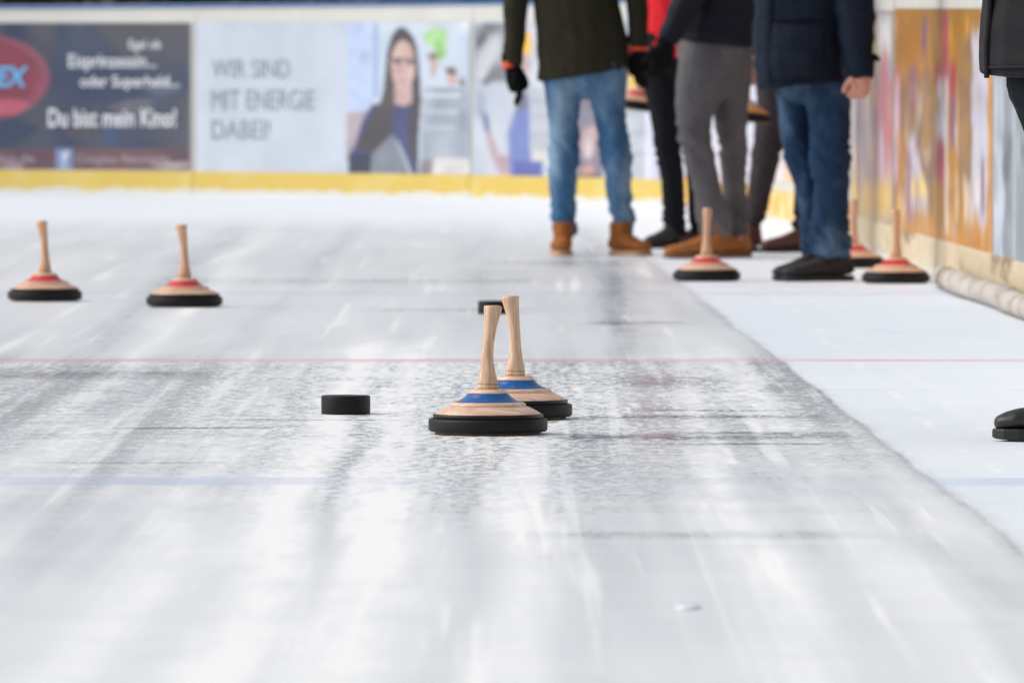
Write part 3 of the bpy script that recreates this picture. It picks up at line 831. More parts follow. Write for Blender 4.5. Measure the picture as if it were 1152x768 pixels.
def decal_strip(name, pts, w, mat, parent, off=.0):
    """thin raised strip through world points (seams, plackets)"""
    bm = bmesh.new(); rings = []
    for i, p in enumerate(pts):
        t = (pts[min(i + 1, len(pts) - 1)] - pts[max(i - 1, 0)]).normalized()
        toc = (Vector((0, 0, CH)) - p).normalized(); s_ = t.cross(toc).normalized()
        rings.append([bm.verts.new(p + s_ * a * w + toc * b - parent.location) for a, b in ((-.5, -.01), (-.5, .004), (0, .007), (.5, .004), (.5, -.01))])
    for a, b in zip(rings, rings[1:]):
        for i in range(4): bm.faces.new((a[i], a[i + 1], b[i + 1], b[i]))
    return bm_obj(name, bm, mat, parent)

M['jeans_light'] = cloth('washed blue denim', (66, 106, 146), .22, 7, .85, (140, 168, 192), 5, .42, .70, 700)
M['jeans_dark'] = cloth('dark blue denim', (32, 56, 84), .25, 7, .85, (96, 124, 150), 5, .46, .74, 700)
M['olive'] = cloth('dark olive wool', (50, 48, 37), .18, 8, .95, None, weave=500)
M['red'] = cloth('bright red nylon', (222, 34, 46), .12, 8, .6, None)
M['black_cloth'] = cloth('black trouser cloth', (22, 24, 30), .2, 8, .8, None)
M['navy'] = cloth('black navy nylon', (22, 26, 36), .18, 8, .65, None)
M['parka'] = cloth('navy parka cloth', (21, 31, 46), .18, 8, .75, None)
M['parka_dark'] = cloth('dark parka trim', (14, 19, 28), .18, 8, .75, None)
M['grey_chino'] = cloth('grey chino cloth', (92, 91, 95), .16, 8, .9, (112, 109, 109), 4, .5, .7)
M['brown_cloth'] = cloth('dark brown trouser cloth', (66, 60, 64), .18, 8, .9, None)
M['brown_coat'] = cloth('dark brown coat cloth', (40, 36, 36), .18, 8, .85, None)
M['char'] = cloth('charcoal softshell', (38, 36, 39), .10, 8, .7, None, bump=.18)
M['knit'] = cloth('black knit', (16, 16, 18), .2, 30, .95, None)
M['orange'] = plain('orange cuff band', (230, 84, 40), .6)
M['tan'] = cloth('tan nubuck', (158, 98, 50), .2, 14, .8, (132, 80, 40), 8)
M['tan2'] = cloth('light tan leather', (166, 108, 62), .18, 14, .65, (140, 88, 48), 8)
M['sole_pale'] = plain('pale rubber sole', (176, 140, 106), .7)
M['sole_brown'] = plain('brown rubber sole', (128, 92, 64), .7)
M['sole_black'] = plain('black rubber sole', (20, 20, 22), .6)
M['black_leather'] = plain('black leather', (26, 26, 28), .42, .2, 20, .15)
M['black_suede'] = plain('black brown suede', (36, 32, 32), .75, .25, 20, .2)
M['oxblood'] = plain('oxblood leather', (84, 44, 40), .5, .2, 20, .15)

def glove(parent, wrist, d, side, mat, cuffm=None, curl=.5, s=1.12, cuff_len=.035):
    g = fuse('glove', hand_chains(wrist, d, side, curl, 1.12, s) + [[(wrist - d.normalized() * .05, .040, .040), (wrist + d.normalized() * .02, .036, .032)]], mat, parent, .0045, 2, folds(.0012, 40, 40, 2, .0005))
    if cuffm:
        d = d.normalized()
        c = fuse('cuff', [[(wrist - d * cuff_len, .046, .046), (wrist - d * .004, .045, .045)]], cuffm, g, .004, 1, capmap={0: (False, False)})
        for v in c.data.vertices: v.co += Vector(g.matrix_basis.translation) * 0
        for v in c.data.vertices: v.co -= Vector(parent.location)
    return g

# ---- 1: olive coat, light jeans, tan boots, seen from behind
D = 40.2
L1 = pxchain(D, [(635, 70, 23), (634, 85, 23.5), (634, 100, 21.5), (634, 125, 18), (634.5, 150, 16), (634, 175, 15.8), (633, 200, 15.6), (633.5, 225, 13.6), (635, 248, 11.6), (635.5, 264, 11.6)], 1.05)
L2 = pxchain(D, [(682, 70, 23), (682, 85, 23.5), (683, 100, 21.5), (686, 125, 18), (689.5, 150, 16), (693, 175, 15.4), (695, 200, 15), (698, 225, 13), (700.5, 248, 11), (700.5, 264, 11.4)], 1.05)
pel = pxchain(D, [(658, 40, 44), (658, 70, 46), (658, 88, 38)], .62)
tor = pxchain(D, [(656.5, 84, 51, 0, .62), (656, 60, 50.5, 0, .62), (652, 30, 49, 0, .60), (648, 0, 47.5, 0, .60), (647, -50, 46, 0, .62), (646, -100, 50, 0, .6), (646, -132, 46, 0, .5), (646, -150, 26, 0, .7)])
A1 = pxchain(D, [(606, -128, 14), (592, -80, 15), (583.5, -30, 14.5), (580.5, 0, 13.6), (579.5, 30, 12.4), (578, 52, 11), (577, 68, 10.4)], 1.15)
A2 = pxchain(D, [(686, -128, 14), (702, -80, 15), (713, -30, 13), (716, 0, 11.6), (718, 30, 10.5), (718.5, 53, 9.8)], 1.15)
hc = W(646, -196, D)
w1 = W(577, 76, D); w2 = W(718.5, 58, D)
d1 = W(587, 108, D) - w1; d2 = Vector((0, .01, -1))
def hem_tilt(co):
    k = max(0.0, min(1.0, (.95 - co.z) / .15)); return Vector((co.x, co.y, co.z + .031 * k * (co.x - W(656, 0, 40.2).x) / .2))
H1 = hand_chains(w1, d1, Vector((.15, -1, 0)), .3, .6, 1.12); H2 = hand_chains(w2, d2, Vector((-.5, .8, 0)), .3, .6, 1.12)
P1 = person('person seen from behind in dark olive coat and light blue jeans with orange cuffed gloves', Vector((G(664, 286).x, D, 0)), [L1, L2], tor, [A1, A2], D, Vector((0, 1, 0)), hc,
            M['jeans_light'], M['olive'], HAIR[1], trouser_folds(.0115, W(0, 172, D).z, W(0, 262, D).z, 1), folds(.008, 7, 7, 2, .001, .3), [H1, H2], hem_tilt, pelvis=pel)
glove(P1, w1, d1, Vector((.15, -1, 0)), M['knit'], M['orange'], .3)
glove(P1, w2, d2, Vector((-.5, .8, 0)), M['knit'], M['orange'], .3, cuff_len=.026)
gz = lambda px, D_: Vector((W(px, 280, D_).x, D_, 0))
shoe(P1, gz(630, 40.38), gz(634.5, 40.06), M['tan'], M['sole_pale'], shaft=.150, width=.052)
shoe(P1, gz(731, 40.05), gz(688, 40.22), M['tan'], M['sole_pale'], shaft=.150, width=.052)

# ---- 2: red jacket, black trousers
D = 41.9
L1 = pxchain(D, [(744, 65, 20), (743, 85, 20.5), (746, 110, 19), (748.5, 140, 15), (752, 170, 13.5), (756, 200, 13), (758, 230, 11.6), (760, 262, 11.4)], 1.05)
L2 = pxchain(D, [(782, 65, 20, .05), (783, 85, 20, .05), (784, 140, 16, .05), (785, 200, 12, .05), (786, 235, 9.5, .05), (787, 262, 9.5, .05)], 1.05)
pel = pxchain(D, [(764, 35, 38), (764, 70, 40), (764, 85, 34)], .62)
tor = pxchain(D, [(765, 66, 38, 0, .66), (764, 30, 38, 0, .66), (764, 0, 38, 0, .64), (766, -50, 40, 0, .62), (766, -90, 43, 0, .6), (766, -118, 40, 0, .5), (766, -134, 24, 0, .7)])
A1 = pxchain(D, [(738, -108, 13, .02), (727, -60, 11, .1), (718.5, -10, 9.5, .22), (717.5, 40, 9, .34), (717, 58, 8.5, .38)], 1.2)
A2 = pxchain(D, [(800, -108, 13), (812, -60, 13), (815, -10, 11.5), (812, 40, 9.5), (811, 56, 9)], 1.1)
hc = W(766, -178, D)
wh1 = W(717, 58, D + .4); wh2 = W(811, 58, D)
P2 = person('person in bright red jacket and black trousers behind the grey trousered player', Vector((G(760, 279).x, D, 0)), [L1, L2], tor, [A1, A2], D, Vector((-.6, -.8, 0)).normalized(), hc,
            M['black_cloth'], M['red'], HAIR[0], trouser_folds(.009, W(0, 170, D).z, W(0, 255, D).z, 3), folds(.010, 7, 9, 4, .001, .4),
            [hand_chains(wh1, Vector((0, .02, -1)), Vector((.6, -.8, 0)), .9), hand_chains(wh2, Vector((0, 0, -1)), Vector((-.8, -.5, 0)), .4)], pelvis=pel)
shoe(P2, gz(727, 41.72), gz(769, 41.95), M['black_suede'], M['sole_black'], shaft=.12)
shoe(P2, gz(762, 41.85), gz(796, 42.08), M['oxblood'], M['sole_black'], shaft=.12)

# ---- 3: navy jacket, grey chinos, tan boots, facing left
D = 39.6
L1 = pxchain(D, [(797, 55, 30, -.03), (793, 80, 31, -.04), (787, 105, 27, -.05), (781, 128, 20.5, -.06), (780, 150, 16.5, -.07), (785.5, 175, 16.2, -.07), (792, 200, 15.6, -.07), (798, 225, 15.2, -.07), (803.5, 250, 16.4, -.07), (804.5, 265, 16.2, -.07)], .95)
L2 = pxchain(D, [(818, 55, 28, .06), (820, 80, 27, .08), (822, 110, 21, .08), (823, 150, 16, .08), (825, 175, 14.2, .08), (825.5, 200, 13.2, .08), (827, 225, 12, .08), (829, 245, 10.5, .08), (830, 264, 10.5, .08)], 1.1)
pel = pxchain(D, [(806, 30, 41), (804, 60, 42.5), (800, 85, 36)], .8)
tor = pxchain(D, [(806.5, 49, 43.5, 0, .95), (808, 30, 45, 0, .95), (809, 0, 45, 0, .95), (808, -50, 45, 0, 1.0), (807, -95, 44, 0, 1.1), (807, -125, 36, 0, 1.25), (808, -142, 22, 0, 1.0)])
A1 = pxchain(D, [(802, -112, 16, -.14), (792, -60, 17, -.2), (779, -10, 16.5, -.22), (767, 15, 14.5, -.22), (757, 33, 12.5, -.22), (751, 44, 11.4, -.22)], 1.1)
A2 = pxchain(D, [(808, -112, 16, .2), (816, -60, 16, .26), (812, -10, 14, .26), (800, 30, 12, .24), (792, 46, 11, .22)], 1.1)
hc = W(800, -192, D)
w1 = W(749, 48, D - .22); d1 = W(739, 88, D - .22) - w1
w2 = W(790, 52, D + .22)
s1 = Vector((-.6, -.7, 0))
P3 = person('person in black navy jacket, grey chinos and tan ankle boots turned to the left', Vector((G(800, 290).x, D, 0)), [L1, L2], tor, [A1, A2], D, Vector((-1, -.1, 0)).normalized(), hc,
            M['grey_chino'], M['navy'], HAIR[1], trouser_folds(.0115, W(0, 160, D).z, W(0, 258, D).z, 6), folds(.010, 7, 9, 7, .001, .3),
            [hand_chains(w1, d1, s1, .4, .6, 1.2), hand_chains(w2, Vector((-.2, 0, -1)), Vector((-1, 0, 0)), .5)], pelvis=pel)
glove(P3, w1, d1, s1, M['knit'], None, .4, 1.2)
shoe(P3, gz(746.5, 39.36), gz(824, 39.56), M['tan2'], M['sole_brown'], shaft=.150, width=.050)
shoe(P3, gz(790, 39.5), gz(843, 39.76), M['tan2'], M['sole_brown'], shaft=.150, width=.050)

# ---- 4: dark brown coat and trousers behind
D = 41.0
L1 = pxchain(D, [(872, 60, 22), (870, 80, 21), (869, 110, 17.5), (866, 140, 15.5), (862.5, 170, 15), (857, 200, 13.6), (851, 230, 11), (846.5, 255, 9), (845, 272, 9)], 1.1)
L2 = pxchain(D, [(898, 60, 22, .05), (900, 80, 21, .05), (905, 140, 16.5, .05), (907, 200, 13, .05), (905, 235, 10.5, .05), (903, 268, 10, .05)], 1.1)
pel = pxchain(D, [(884, 40, 40), (884, 65, 41), (884, 85, 34)], .65)
tor = pxchain(D, [(884, 78, 43, 0, .68), (884, 40, 43, 0, .68), (884, 0, 43, 0, .64), (884, -50, 44, 0, .62), (884, -95, 47, 0, .6), (884, -122, 42, 0, .5), (884, -138, 24, 0, .7)])
A1 = pxchain(D, [(846, -112, 14), (840, -60, 14.5, -.1), (839, -10, 13, -.3), (843, 40, 11.5, -.5), (845, 68, 9.5, -.6)], 1.1)
A2 = pxchain(D, [(922, -112, 14), (934, -60, 14), (938, -10, 12.5), (934, 40, 10.5), (932, 62, 9.5)], 1.1)
hc = W(884, -184, D)
w1 = W(845, 71, D - .62)
P4 = person('person in dark brown coat and trousers with oxblood shoes, mostly hidden behind the navy parka', Vector((G(872, 285).x, D, 0)), [L1, L2], tor, [A1, A2], D, Vector((-.8, -.6, 0)).normalized(), hc,
            M['brown_cloth'], M['brown_coat'], HAIR[2], trouser_folds(.0115, W(0, 165, D).z, W(0, 262, D).z, 8), folds(.006, 7, 9, 9, .001, .3),
            [hand_chains(w1, Vector((-.05, 0, -1)), Vector((-.2, -1, 0)), .75), hand_chains(W(932, 66, D), Vector((0, 0, -1)), Vector((-.6, -.6, 0)), .4)], pelvis=pel)
shoe(P4, gz(803, 40.85), gz(854.5, 40.95), M['oxblood'], M['sole_black'], shaft=.11)
shoe(P4, gz(856, 40.75), gz(922, 41.0), M['oxblood'], M['sole_black'], shaft=.11)

# ---- 5: navy parka, dark jeans, black shoes
D = 35.1
L1 = pxchain(D, [(890, 75, 22, .08), (889.5, 90, 20, .08), (890, 108, 18, .08), (893.5, 130, 17.2, .08), (896.5, 160, 16, .08), (904, 185, 15, .08), (909.5, 210, 14.2, .08), (915, 250, 13.4, .08), (918, 289, 13.4, .08)], 1.15)
L2 = pxchain(D, [(926, 75, 28, .0), (928, 90, 27.4, .0), (931, 108, 26, .0), (933, 130, 23.4, -.02), (933, 160, 21.2, -.04), (934, 185, 20.6, -.04), (935.5, 210, 19.2, -.04), (934, 250, 20.4, -.04), (934, 287, 22, -.04)], .85)
pel = pxchain(D, [(912, 40, 42), (914, 75, 43), (914, 95, 36)], .66)
tor = pxchain(D, [(901, 95, 48.5, 0, 1.0), (899, 75, 49.5, 0, .98), (898, 50, 50, 0, .92), (899, 20, 49.5, 0, .82), (900, -10, 50, 0, .70), (902, -60, 51, 0, .66), (903, -105, 55, 0, .62), (903, -138, 49, 0, .5), (903, -156, 28, 0, .7)])
A1 = pxchain(D, [(945, -132, 17, -.03), (957, -80, 20, -.06), (961, -30, 21.5, -.08), (962.5, 5, 21.5, -.1), (964.5, 45, 19, -.12), (967, 70, 16.5, -.13), (969.5, 89, 13.6, -.14)], 1.0)
A2 = pxchain(D, [(862, -132, 16, .03), (855, -80, 17, .10), (858, -30, 16, .14), (866, 10, 14, .16), (873, 45, 12, .16)], 1.0)
hc = W(900, -206, D)
w1 = W(970, 80, D - .14)
P5 = person('person in long navy parka, dark blue jeans and black shoes beside the right boards', Vector((G(918, 316).x, D, 0)), [L1, L2], tor, [A1, A2], D, Vector((-.85, -.5, 0)).normalized(), hc,
            M['jeans_dark'], M['parka'], HAIR[0], trouser_folds(.012, W(0, 180, D).z, W(0, 285, D).z, 11), folds(.009, 6, 10, 12, .001, .25),
            [hand_chains(w1, Vector((-.12, -.1, -1)), Vector((-.8, -.5, 0)), 1.15), hand_chains(W(876, 52, D + .15), Vector((.3, -.3, -1)), Vector((-.8, -.5, 0)), .5)], pelvis=pel)
shoe(P5, gz(871.5, 35.0), gz(933, 35.22), M['black_suede'], M['sole_black'], shaft=.115, width=.052)
shoe(P5, gz(880, 34.93), gz(959, 35.1), M['black_suede'], M['sole_black'], shaft=.115, width=.052)
RY = lambda y: 1.0 if y > 90 else (.98 if y > 70 else .92 - max(0, 50 - y) * .0033)
def on_coat(px, py, Dc, tcen, rx_px, ratio):      # point on the near side of an elliptical garment
    rx = rx_px * Dc / F; ry = rx * ratio
    u = (px - tcen) / rx_px
    return W(px, py, Dc - ry * math.sqrt(max(0.0, 1 - u * u)))
decal_strip('front_placket', [on_coat(866 + (2 if y < 0 else 0), y, D, 899, 50, RY(y)) for y in (92, 70, 40, 10, -20, -50)], .035, M['parka'], P5)
decal_strip('pocket_slit', [on_coat(924.5 + .02 * (66 - y), y, D, 899, 50, RY(y)) for y in (66, 56, 46, 35)], .016, M['parka_dark'], P5)
decal_strip('waist_seam', [on_coat(x, 22 + .03 * (x - 860), D, 899, 50, RY(22)) for x in range(866, 936, 10)], .008, M['parka_dark'], P5)
decal_strip('hem_band', [on_coat(x, 90, D, 899.5, 49.5, 1.0) for x in range(860, 944, 8)], .010, M['parka_dark'], P5)
fuse('cuff_tab', [[(W(978, 62, D - .15), .012, .008), (W(984, 65, D - .15), .016, .008), (W(989, 67, D - .15), .010, .006)]], M['parka_dark'], P5, .004, 1)

# ---- 6: charcoal coat at the right edge, black trousers, black shoe
D = 19.5
L1 = pxchain(D, [(1196, 40, 60), (1192, 90, 58.5), (1206, 130, 56), (1217, 200, 48), (1222, 260, 42), (1225, 330, 40), (1228, 400, 35), (1232, 455, 31), (1234, 478, 31)], 1.0)
L2 = pxchain(D, [(1222, 40, 58, .2), (1224, 90, 56, .2), (1236, 150, 52, .2), (1250, 230, 42, .2), (1256, 300, 40, .2), (1258, 400, 34, .2), (1260, 470, 31, .2)], 1.0)
pel = pxchain(D, [(1208, 0, 80, .1), (1208, 60, 82, .1), (1208, 100, 64, .1)], 1.0)
tor = pxchain(D, [(1204, 90, 103, .05, 1.05), (1206, 60, 104, .05, 1.05), (1207, 30, 105, .05, 1.05), (1211, 0, 105, .05, 1.05), (1216, -60, 104, .05, 1.1), (1220, -130, 104, .05, 1.2), (1222, -190, 100, .05, 1.35), (1224, -235, 80, .05, 1.4), (1226, -262, 48, .05, 1.1)])
A1 = pxchain(D, [(1230, -215, 34, -.2), (1262, -120, 35, -.26), (1282, -20, 32, -.27), (1284, 60, 26, -.26), (1280, 110, 22, -.25)], 1.1)
A2 = pxchain(D, [(1228, -215, 34, .3), (1256, -120, 35, .36), (1272, -20, 32, .37), (1272, 60, 26, .36), (1266, 110, 22, .35)], 1.1)
hc = W(1212, -345, D + .05)
P6 = person('person in charcoal coat and black trousers cut off by the right edge of the photo', Vector((G(1230, 494).x, D, 0)), [L1, L2], tor, [A1, A2], D, Vector((-1, 0, 0)), hc,
            M['black_cloth'], M['char'], HAIR[2], trouser_folds(.0115, .5, .1, 14), folds(.006, 5, 7, 15, .0006, .2),
            [hand_chains(W(1280, 118, D - .25), Vector((-.05, 0, -1)), Vector((-1, 0, 0)), .4), hand_chains(W(1266, 118, D + .35), Vector((-.05, 0, -1)), Vector((-1, 0, 0)), .4)], pelvis=pel)
shoe(P6, gz(1116.5, 19.5), gz(1266, 19.52), M['black_leather'], M['sole_black'], shaft=.12, sole_h=.028, width=.052)
shoe(P6, gz(1146, 19.74), gz(1292, 19.74), M['black_leather'], M['sole_black'], shaft=.12, sole_h=.028, width=.052)
decal_strip('hem_band', [on_coat(x, 76 - .01 * (x - 1110), D + .05, 1205, 104, 1.05) for x in range(1112, 1290, 12)], .006, M['char'], P6)
decal_strip('front_zip', [on_coat(1110 + (.04 * (90 - y) if y < 50 else 0), y, D + .05, 1206 + .05 * (50 - min(y, 50)), 105, 1.05) for y in (88, 70, 50, 25, 0, -30, -70)], .012, M['char'], P6)

# ------------------------------------------------------------------ ground and ice
def ice_material():
    m, nt, b = newmat('rink ice'); k = NT(nt)
    pos = k.n('ShaderNodeNewGeometry').outputs['Position']
    sx = k.n('ShaderNodeSeparateXYZ'); k.link(pos, sx.inputs[0])
    X, Y = sx.outputs[0], sx.outputs[1]
    mp = lambda s, loc=(0, 0, 0), rot=0: k.mapping(pos, s, loc, (0, 0, rot))
    # worn lane: its right edge and far end
    edge = k.math('ADD', k.math('MULTIPLY', k.math('SUBTRACT', Y, 15.0), -.0105), .875)
    edge = k.math('ADD', edge, k.math('MULTIPLY', k.math('SUBTRACT', k.noise(mp((3, .45, 1)), 1, 4, .65), .5), .075))
    edge = k.math('ADD', edge, k.math('MULTIPLY', k.math('SUBTRACT', k.noise(mp((40, 8, 1)), 1, 2, .6), .5), .022))
    dx = k.math('SUBTRACT', edge, X)
    lane = k.smooth(dx, -.006, .012)
    yend = k.math('ADD', Y, k.math('MULTIPLY', k.math('SUBTRACT', k.noise(mp((1.2, .1, 1)), 1, 3, .6), .5), 8))
    lane = k.math('MULTIPLY', lane, k.smooth(yend, 53, 44.5))
    # noises
    lon = k.noise(mp((5.5, .10, 1)), 1, 4, .6, .3)
    lon2 = k.noise(mp((14, .22, 1), (4, 2, 0), R(1.2)), 1, 3, .6)
    lon3 = k.noise(mp((3.2, .16, 1), (14, 6, 0), R(-2.5)), 1, 4, .6, .5)
    cross = k.noise(mp((.9, 3.2, 1), (1, 5, 0)), 1, 5, .65)
    cross2 = k.noise(mp((1.6, 11, 1), (7, 1, 0)), 1, 4, .7)
    fleck = k.noise(mp((11, 2.4, 1)), 1, 9, .74, .2)
    fleck2 = k.noise(mp((38, 11, 1), (2, 8, 0)), 1, 5, .7)
    cloud = k.noise(mp((1.3, .28, 1), (3, 3, 0)), 1, 4, .6)
    # tone of the lane: 0 dark wet ice .. 1 white frost film and painted sky glare
    far = k.smooth(Y, 24.8, 27)
    keep = k.math('SUBTRACT', 1.0, k.math('MULTIPLY', far, .55))
    nfar = k.math('SUBTRACT', 1.0, k.math('MULTIPLY', far, .8))
    cen = lambda v: k.math('SUBTRACT', v, .5)
    add = lambda a_, b_: k.math('ADD', a_, b_)
    mul = lambda a_, b_: k.math('MULTIPLY', a_, b_)
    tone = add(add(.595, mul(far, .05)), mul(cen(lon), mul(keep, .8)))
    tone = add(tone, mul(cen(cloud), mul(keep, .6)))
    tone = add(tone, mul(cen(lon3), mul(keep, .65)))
    tone = add(tone, mul(cen(cross), mul(keep, .4)))
    wob = k.noise(mp((.02, .16, 1), (3, 7, 0)), 1, 2, .5)
    def track(x0, slope, w, a_, ylo=None, yhi=None, rag=.5):  # lengthwise streak; bright ones paint sky glare over the frosted tracks
        c_ = add(add(x0, mul(k.math('SUBTRACT', Y, 17), slope)), mul(cen(wob), .22))
        c_ = add(c_, mul(cen(lon2), w * 1.2))
        q = k.math('DIVIDE', k.math('SUBTRACT', X, c_), w)
        q = k.math('EXPONENT', mul(mul(q, q), -1.0))
        if ylo: q = mul(q, k.smooth(Y, ylo - 1.5, ylo + 1.5))
        if yhi: q = mul(q, k.smooth(Y, yhi + 1.5, yhi - 1.5))
        q = mul(q, add(1 - rag, mul(k.smooth(fleck, .36, .60), rag)))
        return mul(q, a_)
    for args in ((-.415, -.002, .060, .50, None, 27), (-.255, -.006, .055, .48, None, 26), (-.20, .03, .05, .36, None, 17.5), (.02, .004, .06, .26, None, 22), (.43, .004, .035, .22, None, 26), (-.62, -.006, .05, .22, None, 24), (-1.0, -.01, .06, .22), (.60, 0, .05, .25, 20, 26),
                 (-.335, .0, .03, -.26, None, 20), (-.83, .0, .06, -.17), (-1.15, -.012, .09, -.18), (.14, .006, .07, -.22, None, 20), (.70, -.003, .05, -.18, None, 18), (-.05, .01, .04, -.24, None, 19.5), (.30, .004, .05, -.16), (-.15, 0, .12, -.14, 27, 44), (.42, -.004, .10, -.18, 27, 42)):
        tone = add(tone, track(*args))
    # scuffed flecks with painted-in glints, strongest just this side of the red line
    fld = mul(k.smooth(Y, 25.25, 24.8), k.smooth(Y, 15.5, 23.5))
    patch = k.smooth(add(cloud, mul(cen(lon3), .6)), .34, .66, .15, 1)
    tone = k.math('SUBTRACT', tone, mul(mul(fld, patch), .20))
    tone = add(tone, mul(cen(fleck), add(mul(fld, mul(patch, 1.15)), mul(nfar, .26))))
    tone = add(tone, mul(cen(fleck2), add(mul(fld, .75), mul(nfar, .14))))
    tone = add(tone, mul(mul(fld, k.smooth(fleck2, .50, .66)), k.smooth(lon, .40, .58, .12, .55)))
    scr = k.smooth(cross2, .56, .74)
    tone = k.math('SUBTRACT', tone, mul(scr, add(mul(fld, .28), mul(nfar, .10))))
    def band(y0, w, a_, xlo, xhi):
        q = k.math('DIVIDE', k.math('SUBTRACT', add(Y, mul(cen(k.noise(mp((1.6, .6, 1), (y0, 0, 0)), 1, 4, .65)), w * 5.5)), y0), w)
        q = k.math('EXPONENT', mul(mul(q, q), -1.0))
        q = mul(q, mul(k.smooth(X, xlo, xlo + .2), k.smooth(X, xhi, xhi - .2)))
        return mul(q, mul(k.smooth(fleck, .32, .56, .25, 1), a_))
    for args in ((19.7, .16, .45, -.02, .85), (19.95, .07, .45, .3, .8), (19.35, .05, .45, .25, .8), (20.9, .10, .5, .05, .8), (21.3, .06, .4, .2, .75), (15.45, .12, .34, -.1, .72), (15.1, .05, .2, .2, .6), (20.25, .06, .6, -1.0, -.45), (20.7, .05, .5, -.8, -.2), (18.4, .05, .3, -1.1, -.5),
                 (23.9, .35, .35, -1.7, -.7), (23.4, .35, .35, .15, .65), (29.0, .18, .35, .15, .66), (30.6, .14, .22, -.6, .2), (35, .4, .2, -1.5, .3), (38.5, .5, .25, -.2, .6)):
        tone = k.math('SUBTRACT', tone, band(*args))
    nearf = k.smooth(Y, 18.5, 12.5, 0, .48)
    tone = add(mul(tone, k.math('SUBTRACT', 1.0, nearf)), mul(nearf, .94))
    tone = add(tone, mul(k.smooth(lon2, .56, .70), .22))
    # fine along-lane scratches
    sc1 = k.noise(mp((42, .10, 1), (1, 3, 0), R(.5)), 1, 2, .5); sc2 = k.noise(mp((34, .12, 1), (6, 1, 0), R(-1.0)), 1, 2, .5)
    tone = add(tone, mul(k.smooth(sc1, .60, .82), mul(nfar, .13))); tone = add(tone, mul(k.smooth(sc2, .64, .82), mul(nfar, .16)))
    glint = k.noise(mp((110, 26, 1), (9, 4, 0)), 1, 1, .5)  # tiny white glints painted into the lane's tone
    glintc = k.math('EXPONENT', mul(mul(k.math('DIVIDE', add(X, .15), .42), k.math('DIVIDE', add(X, .15), .42)), -1.0))  # mask of the middle zone where sparkle is painted in
    glintc = mul(glintc, mul(k.smooth(Y, 25.25, 24.5), k.smooth(Y, 14.5, 18.5)))
    tone = add(tone, mul(glintc, mul(k.smooth(fleck2, .46, .60), .34)))
    tone = k.math('SUBTRACT', tone, mul(glintc, mul(k.smooth(fleck2, .50, .36), .16)))
    tone = k.math('ADD', tone, mul(k.smooth(glint, .66, .74), add(mul(fld, .5), mul(glintc, .6))), 0, clamp=True)
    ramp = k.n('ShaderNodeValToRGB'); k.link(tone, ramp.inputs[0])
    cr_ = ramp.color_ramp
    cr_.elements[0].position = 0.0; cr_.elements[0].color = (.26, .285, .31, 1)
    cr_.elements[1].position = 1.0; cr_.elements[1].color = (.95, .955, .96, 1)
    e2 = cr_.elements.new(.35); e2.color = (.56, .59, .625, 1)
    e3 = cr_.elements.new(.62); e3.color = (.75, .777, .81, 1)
    # unworn frost
    f1 = k.noise(mp((1.2, .5, 1), (8, 2, 0)), 1, 5, .65)
    f2 = k.noise(mp((1.5, 7, 1), (2, 9, 0)), 1, 4, .7)
    f3 = k.noise(mp((20, .5, 1), (5, 5, 0), R(2)), 1, 3, .65)
    fr = k.mix(k.linr(f1, .3, .7), (.71, .765, .84), (.78, .825, .88))
    fr = k.mix(k.smooth(f2, .58, .72, 0, .25), fr, (.54, .62, .72))
    fr = k.mix(k.smooth(f3, .62, .72, 0, .35), fr, (.78, .82, .86))
    fr = k.mix(k.smooth(fleck2, .66, .74, 0, .25), fr, (.5, .55, .62))
    fr = k.mix(k.smooth(Y, 40, 47), fr, (.84, .88, .93))
    # rubbed grey fringe outside / inside the lane's edge
    ed = k.math('ABSOLUTE', k.math('ADD', dx, -.012))
    fringe = k.math('MULTIPLY', k.smooth(ed, .045, .004), k.smooth(fleck, .36, .60))
    fringe = k.math('MULTIPLY', fringe, k.smooth(Y, 48, 40))
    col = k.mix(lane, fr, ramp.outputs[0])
    col = k.mix(k.math('MULTIPLY', fringe, .38), col, (.42, .44, .47))
    rim = mul(k.smooth(ed, .012, .003), k.smooth(fleck2, .42, .58)); rim = mul(rim, k.smooth(Y, 34, 24))
    col = k.mix(mul(rim, .45), col, (.26, .28, .31))
    # scuffs on the unworn strip
    for x0_, w_, a_ in ((.98, .016, .45), (1.09, .03, .3)):
        q = k.math('DIVIDE', k.math('ABSOLUTE', k.math('SUBTRACT', add(X, mul(cen(wob), .3)), x0_)), w_)
        q = mul(k.smooth(q, 1.4, .2), k.smooth(fleck, .46, .6))
        col = k.mix(mul(q, a_), col, (.90, .92, .93))
    smu = mul(k.smooth(k.noise(mp((2.4, .8, 1), (11, 3, 0)), 1, 5, .7), .60, .72), k.math('SUBTRACT', 1.0, lane))
    col = k.mix(mul(smu, .35), col, (.55, .60, .68))
    # painted lines showing through the ice
    def line(y0, w, rgb, a, xfade=None):
        yy = k.math('ADD', Y, k.math('MULTIPLY', X, .02))
        q = k.math('ABSOLUTE', k.math('SUBTRACT', yy, y0))
        q = k.smooth(q, w * .5 + .03, w * .5 - .03)
        q = k.math('MULTIPLY', q, k.smooth(k.noise(mp((1.5, .3, 1), (y0, 3, 0)), 1, 3, .6), .25, .6, .35, 1))
        if xfade: q = k.math('MULTIPLY', q, xfade)
        return k.math('MULTIPLY', q, a), rgb
    fade_b = k.math('SUBTRACT', 1.0, k.math('MULTIPLY', k.math('MULTIPLY', k.smooth(X, -.6, -.25), k.smooth(X, .95, .75)), .72))
    for q, rgb in (line(17.55, .34, (.42, .52, .76), .6, fade_b), line(25.15, .17, (.78, .30, .38), .7), line(33.0, .5, (.50, .58, .78), .32), line(22.75, .05, (.40, .43, .50), .35, k.smooth(X, .7, .8)), line(25.0, .10, (.30, .31, .33), .35, k.smooth(X, .7, .5))):
        col = k.mix(q, col, rgb)
